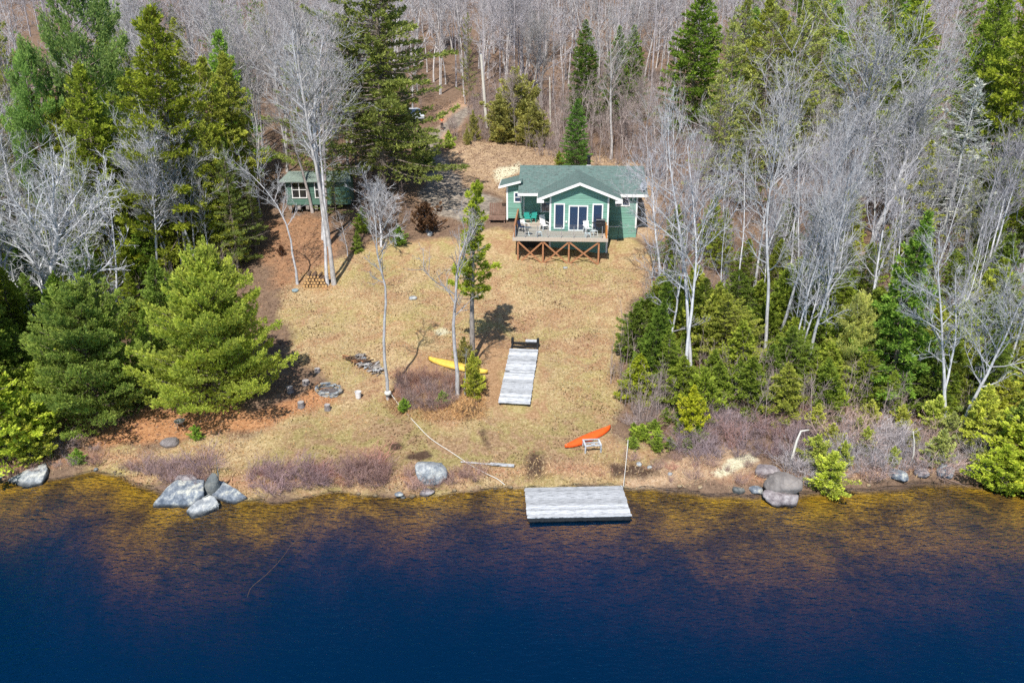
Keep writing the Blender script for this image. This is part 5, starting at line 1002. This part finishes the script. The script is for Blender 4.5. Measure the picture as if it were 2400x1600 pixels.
tree('cedar', 1310, 388, 355, 'small green bush just behind the roof ridge', leaf=(.17, .2, .03), w=1.2)
# right side
for i, (a, b_, c, v, w_) in enumerate([(1608,918,330,1,.8),(1620,905,250,0,.8),(1790,852,240,2,.8),(1816,832,300,0,.8),(1841,893,470,3,.7),(1852,878,560,1,.7),(1862,900,520,2,.8),(1882,895,380,4,.75)]):
    tree('bare', a, b_, c, ['thick pale trunk at the right edge of the lawn in front of the firs', 'second pale trunk close behind the one at the right lawn edge', 'straight slender pale trunk standing alone among the right firs', 'pale trunk just right of the lone slender one', 'leftmost of the three leaning trunks on the right bank', 'shortest stem beside the three leaning trunks', 'middle of the three leaning trunks on the right bank', 'rightmost and thickest of the three leaning trunks'][i], var=v, bark=WB, w=w_, lean=(0, [0, 0, 0, .02, .08, .02, .09, .1][i]), rz=0 if i > 3 else None)
for a, b_, c, v, l in ((2202,1000,640,1,'left slim trunk of the pair near the right shore'),(2214,1008,560,0,'taller trunk of the pair near the right shore'),(2248,1022,640,4,'crooked pale tree right of the pair near the right shore'),(2398,940,620,3,'pale trunk cut by the right edge of the photo'),(1530,760,560,2,'thin pale trunk at the left edge of the right wood'),(1765,690,330,3,'grey trunk behind the lone slender one'),(2100,560,250,5,'grey forked trunk in the right wood')):
    tree('bare', a, b_, c, l, var=v, bark=WB)
WD = bare_tree(251, H=15, tr=.24, nprim=34, start=.25, spread=.78, twig=6, wig=.08, tl=.6, thin=.010)
tree('wide', 1935, 560, 60, 'large rounded silvery bare tree crowning the right wood', proto=WD, bark=(.55, .55, .57), w=.9); tree('wide', 1860, 600, 170, 'spreading bare tree in front of the large silvery one', var=1, bark=(.56, .55, .56)); tree('wide', 2040, 590, 150, 'spreading pale bare tree right of the large silvery one', proto=WD, bark=(.52, .52, .54), rz=2)
tree('lichen', 2200, 590, 185, 'pale grey-green lichen-covered conifer in the right wood', leaf=(.30, .33, .26), bark=(.45, .46, .45), w=1.15); tree('lichen', 2130, 640, 330, 'half dead yellow-green conifer below the lichen-covered one', leaf=(.26, .26, .05), bark=(.4, .4, .4), w=1.2); tree('lichen', 2250, 640, 420, 'lower lichen-covered conifer with yellow tips', leaf=(.28, .27, .08), bark=(.42, .42, .42), w=1.2)
tree('spruce', 2325, 560, -40, 'tallest yellow-green spruce at the upper right', var=1, leaf=(.15, .18, .02), w=.9); tree('spruce', 2250, 500, -40, 'dark spruce beside the tallest one at the upper right', var=0, leaf=(.11, .15, .02), w=.8); tree('spruce', 2100, 470, -30, 'olive spruce behind the silvery bare tree', var=2, leaf=(.14, .17, .02), w=.9); tree('spruce', 2400, 520, 60, 'dark spruce cut by the right edge of the photo', var=0, leaf=(.11, .14, .02), w=.9)
for i, (a, b_, c) in enumerate([(1700,420,40),(1765,430,10),(1840,420,0),(1900,400,-10),(1985,420,-20),(1720,330,-30),(1870,330,-40),(2040,350,-40),(1670,470,170),(1740,500,190)]):
    tree('lichen' if i % 3 == 1 else 'ragged', a, b_, c, 'olive-grey thinly needled conifer in the wood right of the massive dark spruce', group='olive-grey conifers at the upper right', leaf=(.17, .19, .05), w=1.0)
YF = conifer(261, H=10, Rm=2.6, nb=170, dens=30, blade=(.24, .05), k=5, start=.03, ragged=.25, tr=.12)
tree('fir', 2080, 925, 500, 'tall dense young spruce rising from the right bank thickets', proto=YF, leaf=(.10, .16, .025), name='spruce_tree', cat='spruce', w=1.05)
tree('fir', 1985, 905, 700, 'pale yellowish bushy pine left of the tall young spruce', proto=BP2, leaf=(.25, .27, .07), name='pine_tree', cat='pine', w=.75); tree('fir', 1525, 905, 700, 'dark green young fir at the right edge of the lawn', proto=YF, leaf=(.085, .13, .02), w=1.15)
tree('fir', 1545, 830, 640, 'taller young fir behind the one at the lawn edge', proto=YF, leaf=(.085, .13, .02), w=1.0); tree('fir', 1495, 935, 830, 'bright olive fir spreading over the right lawn edge', var=0, leaf=(.19, .22, .02), w=1.4); tree('cedar', 1620, 1020, 905, 'golden-green cedar above the brown shore brush', var=1, leaf=(.25, .25, .02), w=1.0)
tree('cedar', 1935, 1152, 1060, 'bright yellow-green cedar leaning over the water right of the stacked boulders', var=0, leaf=(.22, .27, .04), w=1.5); tree('cedar', 2345, 1150, 1045, 'yellow-green cedar overhanging the water at the right', var=1, leaf=(.21, .25, .03), w=1.7); tree('cedar', 2392, 1120, 960, 'golden-green cedar at the right edge of the photo', var=2, leaf=(.22, .25, .03), w=1.5); tree('cedar', 2430, 1165, 1040, 'cedar cut by the right photo edge at the shore', var=0, leaf=(.24, .26, .03), w=1.5)
# scattered groups ------------------------------------------------------
CLEAR = [(560,640),(640,500),(800,480),(960,560),(960,440),(980,330),(990,235),(1110,235),(1180,335),(1300,385),(1560,395),(1570,600),(1500,700),(1440,900),(1440,1160),(0,1160),(0,1060),(330,1030),(640,980)]
used = []
def scatter(n, x0, x1, y0, y1, kinds, hr, label, group, mind=2.2, leafs=None, bark=None, w=(.8, 1.2), poly=None, noclear=True, cap=None):
    k = 0
    for _ in range(n * 14):
        if k >= n: break
        px, py = rnd.uniform(x0, x1), rnd.uniform(y0, y1)
        if noclear and inpoly(px, py, CLEAR): continue
        p = ground(px, py)
        if -3 < p.x < 13.5 and 66 < p.y < 84: continue
        if p.y - np.interp(p.x, sh[:, 0], sh[:, 1]) < .3: continue
        if any(abs(px - ax) < 16 and ay - 8 < py < 420 for ax, ay in ((1141, 296), (1290, 296), (1031, 300))): continue
        if any((p.x - a) ** 2 + (p.y - b_) ** 2 < (mind * (.5 + .5 * min(1, mind / c))) ** 2 for a, b_, c in used): continue
        used.append((p.x, p.y, mind)); kd = rnd.choice(kinds); H_ = rnd.uniform(*hr)
        if cap: H_ = min(H_, topz(cap, p.x, p.y) - p.z)
        if H_ < .3: continue
        lf = rnd.choice(leafs) if leafs else None
        tree(kd, 0, 0, 0, label, group=group, pos=p, H=H_, leaf=lf, bark=bark, w=rnd.uniform(*w)); k += 1
OL = [(.13, .17, .025), (.10, .15, .02), (.16, .18, .03), (.12, .19, .03)]; YG = [(.13, .165, .022), (.105, .14, .02), (.15, .18, .025), (.18, .20, .035), (.09, .125, .02)]
# young firs on the right bank
scatter(80, 1490, 2360, 760, 975, ['fir', 'fir', 'cedar', 'spruce'], (2.6, 5.5), 'young bright green fir in the thicket covering the right bank', 'young firs on the right bank', 1.3, YG, w=(1.15, 1.6))
scatter(34, 1560, 2420, 600, 780, ['fir', 'spruce', 'bare', 'ragged', 'fir'], (4, 8), 'mid-height conifer or bare tree in the thick right wood', 'mid-height trees in the right wood', 2.0, YG, w=(.9, 1.2)) if False else None
scatter(26, 1560, 2420, 600, 790, ['fir', 'spruce'], (3.5, 7), 'mid-height green conifer inside the right wood', 'mid-height conifers in the right wood', 2.0, YG, w=(.95, 1.2))
scatter(46, 1510, 2420, 540, 900, ['bare', 'bare', 'young'], (8, 14), 'pale bare tree standing among the conifers of the right wood', 'pale bare trees among the right conifers', .9, [(.40, .385, .41)], (.68, .68, .70), w=(.55, .85), cap=330)
scatter(14, 1560, 2420, 400, 600, ['bare', 'wide', 'young', 'bare'], (9, 14), 'grey bare tree in the dense bare wood right of the cabin', 'bare trees right of the cabin', 2.4, [TW], GB, w=(.8, 1.1), cap=215)
scatter(12, 2250, 2460, 800, 1090, ['fir', 'cedar', 'cedar'], (2.5, 5), 'yellow-green evergreen crowding the right edge of the shore', 'evergreens at the right shore edge', 1.6, [(.22, .24, .04), (.25, .26, .04), (.15, .2, .04)], w=(1., 1.4))
scatter(24, 1880, 2330, 950, 1100, ['cedar', 'cedar'], (1.2, 2.4), 'low yellow-green cedar in the right shore brush', 'low cedar bushes on the right shore', 1.5, [(.24, .27, .05), (.2, .22, .07), (.22, .25, .05)], w=(1., 1.4))
scatter(12, 1480, 1640, 990, 1060, ['cedar'], (.6, 1.1), 'knee-high green juniper bush beside the shore brush', 'junipers beside the shore brush', .8, [(.17, .22, .03), (.14, .19, .03)], w=(1.2, 1.8), noclear=False)
# left wood
scatter(7, -60, 460, 640, 760, ['bare', 'bare', 'young'], (9, 13), 'white bare tree standing in front of the left conifers', 'white bare trees before the left conifers', 1.2, [(.56, .56, .60)], (.72, .72, .76), w=(.65, .95), cap=300); scatter(30, -120, 600, 380, 640, ['spruce', 'ragged', 'spruce', 'spruce'], (9, 16), 'olive conifer inside the left wood', 'conifers in the left wood', 2.6, OL, w=(.7, .95))
scatter(20, -100, 420, 640, 860, ['spruce', 'fir', 'fir'], (3.5, 8), 'dark green conifer in the shade of the left wood', 'understorey conifers of the left wood', 2.0, [(.09, .14, .02), (.13, .16, .02), (.11, .16, .03)], w=(.9, 1.2))
scatter(14, -120, 700, 330, 620, ['bare', 'bare', 'wide'], (12, 17), 'grey bare tree in the left wood', 'bare trees in the left wood', 2.6, [TW], GB, w=(.8, 1.05))
scatter(10, -100, 130, 860, 1060, ['cedar', 'fir'], (2, 4), 'yellow-green evergreen on the left shore bank', 'evergreens on the left shore bank', 1.8, [(.22, .25, .04), (.16, .2, .03)], w=(1., 1.3))
scatter(12, 620, 900, 300, 430, ['ragged', 'spruce', 'bare'], (11, 16), 'conifer or bare tree in the wood behind the shed', 'trees behind the shed', 2.6, OL, w=(.8, 1.)) if False else None
scatter(8, 600, 900, 300, 420, ['ragged', 'spruce'], (9, 14), 'olive conifer in the wood behind the shed', 'conifers behind the shed', 2.6, OL, w=(.7, .95)); scatter(16, 560, 900, 280, 430, ['bare'], (13, 18), 'grey bare tree in the wood behind the shed', 'bare trees behind the shed', 2.2, [TW], GB, w=(.8, 1.05))
# wood behind the cabin
scatter(64, 1080, 1600, 260, 380, ['young', 'young', 'young', 'bare'], (5, 10), 'slender bare sapling in the thicket just behind the cabin', 'bare saplings behind the cabin', 1.0, [(.40, .33, .31)], (.46, .40, .37), w=(.7, 1.1))
scatter(78, 900, 1660, 120, 280, ['bare', 'bare', 'young'], (13, 18), 'tall grey bare tree in the wood behind the cabin and track', 'tall bare trees behind the cabin', 2.3, [TW], (.60, .57, .56), w=(.7, 1.))
scatter(18, -150, 900, 150, 330, ['bare'], (14, 18), 'tall grey bare tree far back in the left wood', 'far bare trees on the left', 3, [TW], GB, w=(.8, 1.1)); scatter(30, -150, 900, 150, 330, ['ragged', 'spruce'], (12, 16), 'olive conifer far back in the left wood', 'far conifers on the left', 3, OL, w=(.8, 1.))
scatter(52, 1620, 2560, 120, 420, ['ragged', 'lichen', 'spruce', 'spruce'], (12, 18), 'olive conifer far back in the right wood', 'far conifers on the right', 2.6, OL + [(.16, .17, .07)], w=(.9, 1.1)); scatter(8, 1640, 2560, 150, 400, ['bare', 'wide'], (12, 17), 'tall grey bare tree far back in the right wood', 'far bare trees on the right', 3, [TW], GB, w=(.8, 1.1))
for a, b_, H_, l in ((-70,960,17,'tall dark spruce just outside the left edge above the ledge'),(-190,1020,18,'tall spruce beyond the left edge of the photo'),(-330,1000,19,'far left shore spruce beyond the photo'),(-120,860,19,'big spruce behind the left edge of the photo')):
    p = ground(a, b_); tree('spruce', 0, 0, 0, l, pos=p, H=H_, leaf=(.12, .16, .025), w=.9)
# leafless shrubs
used = [u for u in used if u[2] > 2.5]
BR = [(.30, .20, .19)]; PU = [(.24, .17, .18)]
def shrubs(n, x0, x1, y0, y1, hr, label, group, bark, mind=.8, w=(1.1, 1.9)):
    for f_, (a_, b_, c_) in ((.5, (1, 1, 1)), (.3, (1.2, .95, .82)), (.2, (.72, .66, .66))): scatter(round(n * f_), x0, x1, y0, y1, ['bush'], (hr[0] * .6, hr[1] * 1.1), label, group, mind * 1.1, None, (bark[0] * a_, bark[1] * b_, bark[2] * c_), w, noclear=False)
shrubs(60, 1590, 1900, 970, 1070, (.8, 1.3), 'purplish leafless shrub in the brush on the right shore bank', 'purplish shrubs on the right bank', (.34, .26, .27), .7)
shrubs(28, 1450, 1790, 1060, 1140, (.35, .6), 'low brown leafless shrub by the waterline right of the float', 'low shrubs right of the float', (.42, .28, .24), .8)
shrubs(80, 1850, 2320, 1010, 1130, (.8, 1.5), 'grey leafless shrub overhanging the right shore', 'grey shrubs on the right shore', (.42, .38, .39), .7)
shrubs(40, 940, 1066, 885, 962, (.6, 1.0), 'reddish brown leafless shrub in the patch left of the canoe tree', 'shrub patch by the canoe tree', (.33, .24, .22), .36, w=(.9, 1.3))
shrubs(42, 285, 470, 1085, 1145, (.5, .9), 'reddish leafless shrub on the bank around the grey shore slabs', 'reddish shrubs by the slabs', (.36, .25, .24), .42)
shrubs(48, 590, 775, 1100, 1162, (.55, .95), 'pinkish leafless shrub on the bank right of the grey slabs', 'pinkish shrubs on the bank', (.36, .24, .24), .42)
shrubs(26, 795, 905, 1085, 1150, (.55, .95), 'reddish leafless shrub left of the pale bank boulder', 'reddish shrubs by the pale boulder', (.35, .225, .20), .4)
shrubs(24, 950, 1120, 1108, 1152, (.4, .7), 'thin reddish shrub in front of the pale bank boulder', 'thin shrubs near the float', (.42, .27, .23), .4)
shrubs(16, 0, 230, 1040, 1110, (.5, .8), 'brown leafless shrub among the left shore rocks', 'shrubs on the left shore', (.32, .25, .24), .8)
shrubs(12, 1470, 1560, 950, 1000, (.5, .8), 'grey-brown leafless shrub at the right foot of the lawn', 'shrubs at the lawn foot', (.38, .31, .30), .7)
t = tree('bush', 480, 1105, 0, 'tall thin leafless shrub fanning out behind the upright dark stone', H=1.5, bark=(.40, .28, .28), w=1.2, pos=ground(485, 1098))
# driftwood snags
for a, b_, c, d2, l in ((1848,1092,1880,1007,'white leaning dead snag bent over at the top above the stacked boulders'),(2130,1095,2140,1010,'thin curved white stem on the right shore bank'),(1702,972,1703,950,'short broken white stub among the purplish brush')):
    p = ground(a, b_); H_ = topz(d2, p.x, p.y) - p.z; q = on_y(c, d2, p.y); b2 = MB(); k_ = .45 if a == 1848 else 0; f_ = 1 if a == 1848 else .5; b2.tube([(0, 0, -.1), ((q[0] - p.x) * .35 + (.2 if f_ < 1 else 0), 0, H_ * .35), ((q[0] - p.x) * .6 + (.15 if f_ < 1 else 0), .05, H_ * .7), ((q[0] - p.x) * .9, 0, H_ * .97), ((q[0] - p.x) * .9 + k_, 0, H_)], [.09 * f_, .08 * f_, .07 * f_, .055 * f_, .03 * f_], 8); tag(b2.build('dead_snag', M['pole'], off=None, smooth=True), l, 'snag').location = p

# ---------------------------------------------------------------- far wood, undergrowth, grass, litter (stuff)
def scatter_mesh(name, pts, protoS, srange, m, n=3, seed=1, tintd=False):
    g = np.random.RandomState(seed); out = []
    for p in pts:
        S_ = protoS[g.randint(len(protoS))]; a = g.uniform(0, 6.28); s = g.uniform(*srange); c, sn = math.cos(a) * s, math.sin(a) * s
        Q = S_.copy()
        for k in (0, 3):
            x, y = S_[:, k].copy(), S_[:, k + 1].copy(); Q[:, k] = x * c - y * sn + p[0]; Q[:, k + 1] = x * sn + y * c + p[1]; Q[:, k + 2] = S_[:, k + 2] * s + p[2]
        out.append(Q)
    V, F = segs_to_mesh(np.vstack(out), n); return npmesh(name, V, F, mat=m)
def lowtree(seed):
    d = bare_tree(seed, H=16, tr=.16, nprim=15, start=.4, spread=.55, twig=1.2, tl=1.0, thin=.022); S_ = d['S']; P = np.array([[0, 0, -.3, 0, 0, 8, .17, .11], [0, 0, 8, 0, 0, 14, .11, .04]]); return np.vstack([S_[g_idx(len(S_), 1500)], P])
def g_idx(n, m): return np.sort(np.random.RandomState(4).permutation(n)[:m])
LS = [lowtree(301), lowtree(302), lowtree(303)]
g = np.random.RandomState(9); pts = []
while len(pts) < 420:
    y = g.uniform(118, 235); x = g.uniform(-.75, .75) * y; px, py = proj(x, y, h(x, y))
    if y < 150 and inpoly(px, py, CLEAR): continue
    pts.append((x, y, h(x, y)))
me = scatter_mesh('far_wood', pts, LS, (.85, 1.15), M['bark']); o = link('far_wood', me); o.color = (.42, .39, .41, 1); tag(o, 'far bare hardwood forest closing the view behind the clearing', 'wood', kind='stuff')
# undergrowth saplings as a brushy mass on the forest floor
US = []
for k in range(3):
    gg = np.random.RandomState(400 + k); S_ = []; B_ = []
    for i in range(5):
        q = path(gg, np.array([gg.uniform(-.6, .6), gg.uniform(-.6, .6), 0]), np.array([gg.normal(0, .15), gg.normal(0, .15), 1.]), gg.uniform(1.2, 3.2), 5, .08, .02); add_segs(S_, q, .02, .008); B_.append((q, 1))
    twigs(gg, B_, 7, .6, .009, S_, .3); US.append(np.vstack(S_))
pts = []
while len(pts) < 900:
    px = g.uniform(-100, 2500); py = g.uniform(200, 1000)
    if px < 1000 and py > 720 or inpoly(px, py, CLEAR) or (980 < px < 1440 and py > 380): continue
    p = ground(px, py)
    if -3 < p.x < 13.5 and 66 < p.y < 84: continue
    if p.y - np.interp(p.x, sh[:, 0], sh[:, 1]) < 1: continue
    pts.append(tuple(p))
k_ = 0
while k_ < 420:
    px = g.uniform(1060, 1640); py = g.uniform(225, 392)
    if py > 335 + max(0, px - 1180) * .35 or px < 1100 and py < 300: continue
    pts.append(tuple(ground(px, py))); k_ += 1
me = scatter_mesh('undergrowth', pts, US, (.5, 1.3), M['bark']); o = link('undergrowth', me); o.color = (.34, .27, .25, 1); tag(o, 'brown leafless undergrowth filling the forest floor', 'undergrowth', kind='stuff')
# grass blades and leaf litter
def bladefield(name, n, area, ln, wd, col, label, cat, ok, up=.7, seed=1, flat=False):
    g = np.random.RandomState(seed); X = g.uniform(area[0], area[1], n); Y = g.uniform(area[2], area[3], n); k = ok(X, Y, g); X, Y = X[k], Y[k]; n = len(X); Z = hh(X, Y)
    d = np.stack([g.normal(0, .6, n), g.normal(0, .6, n), np.full(n, up) + g.uniform(-.2, .5, n)], 1); d /= np.linalg.norm(d, axis=1, keepdims=True)
    fld = .28 * np.sin(X * .27 + 2 + 1.3 * np.sin(Y * .21)) * np.sin(Y * .31 + X * .12) + .26 * np.sin(X * .55 + 1.7 * np.sin(Y * .33)) * np.cos(Y * .48 + X * .2) + .18 * np.sin(X * 1.7 + Y * .9) * np.sin(Y * 1.3 - X * .6)
    V, F = blades(np.stack([X, Y, Z], 1), d, ln * g.uniform(.4, 1.2, n), wd * g.uniform(.6, 1.4, n), None, g); o = link(name, npmesh(name, V, F, np.clip(g.normal(.5, .24, n) + fld, 0, 1), mat=M['blade'])); o.color = (*col, 1); return tag(o, label, cat, kind='stuff')
ls = V_l = None
gi = lawn.reshape(ny, nx)
def lk(A, X, Y):
    ix = np.clip(np.searchsorted(gx, X) - 1, 0, nx - 1); iy = np.clip(np.searchsorted(gy, Y) - 1, 0, ny - 1); return A.reshape(ny, nx)[iy, ix]
sdist = lambda X, Y: Y - np.interp(X, sh[:, 0], sh[:, 1])
nodock = lambda X, Y: ~((X > -1.6) & (X < 2.3) & (Y > 45.4) & (Y < 54))
bladefield('lawn_grass', 95000, (-24, 16, 38, 68), .12, .028, (.54, .44, .31), 'short dry tan grass of the lawn', 'grass', lambda X, Y, g: (lk(lawn, X, Y) > .4) & nodock(X, Y) & (lk(darkp, X, Y) < .4) & (g.rand(len(X)) > lk(lowlawn, X, Y) * 1.1), .35, 11)
bladefield('green_grass', 50000, (-24, 16, 38, 68), .09, .02, (.33, .30, .11), 'olive green grass mixed into the dry lawn', 'grass', lambda X, Y, g: (lk(lawn, X, Y) > .5) & nodock(X, Y) & (g.rand(len(X)) < .55) & (np.sin(X * .6 + 1) * np.cos(Y * .45) + g.normal(0, .35, len(X)) > .35), .35, 12)
bladefield('shore_grass', 60000, (-34, 34, 36, 50), .32, .02, (.58, .42, .28), 'longer pale dry grass along the bank', 'grass', lambda X, Y, g: (sdist(X, Y) > .1) & (sdist(X, Y) < 1.8) & (g.rand(len(X)) < .8), .6, 13)
bladefield('tall_grass', 16000, (-9, 3, 44, 52), .4, .02, (.50, .31, .17), 'long reddish dry grass around the shrub patch and lawn dock', 'grass', lambda X, Y, g: nodock(X, Y) & (((X + 4) / 4.5) ** 2 + ((Y - 47.5) / 2.6) ** 2 < 1), .5, 14)
bladefield('leaf_litter', 240000, (-75, 75, 42, 128), .13, .10, (.30, .20, .14), 'fallen brown leaves covering the forest floor', 'leaf litter', lambda X, Y, g: (sdist(X, Y) > 2) & (lk(lawn, X, Y) < .5) & (lk(road, X, Y) < .4) & ~((X > -3) & (X < 13) & (Y > 68) & (Y < 83)), .12, 15)
bladefield('dark_litter', 42000, (-26, 16, 38, 69), .14, .05, (.12, .08, .05), 'dark dead stalks and leaf crumbs lying in patches on the lawn', 'leaf litter', lambda X, Y, g: (lk(lawn, X, Y) > .3) & nodock(X, Y) & (np.sin(X * .9 + 2 * np.sin(Y * .4)) * np.cos(Y * .7 + X * .3) + g.normal(0, .4, len(X)) > .45), .1, 21)
bladefield('lawn_leaves', 9000, (-24, 16, 38, 68), .12, .09, (.42, .27, .15), 'scattered fallen leaves and flecks on the lawn', 'leaf litter', lambda X, Y, g: (lk(lawn, X, Y) > .4) & nodock(X, Y), .1, 16)
bladefield('pine_needles', 14000, (-30, -8, 40, 52), .12, .02, (.46, .24, .12), 'orange pine needles carpeting the ground under the front pines', 'pine needles', lambda X, Y, g: lk(orange, X, Y) > .4, .1, 17)
print('objects', len(SC.objects))

# each member of a countable group is told apart by its place in the row
ORD = 'first second third fourth fifth sixth seventh eighth ninth tenth eleventh twelfth thirteenth fourteenth fifteenth sixteenth seventeenth eighteenth nineteenth'.split()
TENS = {2: 'twenty', 3: 'thirty', 4: 'forty', 5: 'fifty', 6: 'sixty', 7: 'seventy', 8: 'eighty', 9: 'ninety'}
def ordw(n):
    if n < 20: return ORD[n - 1]
    a, b_ = divmod(n, 10); return TENS[a][:-1] + 'ieth' if b_ == 0 else TENS[a] + '-' + ORD[b_ - 1]
GR = {}
for o in SC.objects:
    if o.parent is None and o.get('group'): GR.setdefault(o['group'], []).append(o)
for gname, L_ in GR.items():
    if any(k in gname for k in ('ring', 'stick', 'firewood', 'sticks')): continue
    if len(L_) > 99: continue
    L_.sort(key=lambda o: proj(*o.location)[0])
    for i, o in enumerate(L_): o['label'] = (o['label'] + ', ' + ('leftmost' if i == 0 else 'rightmost' if i == len(L_) - 1 else ordw(i + 1) + ' from left'))
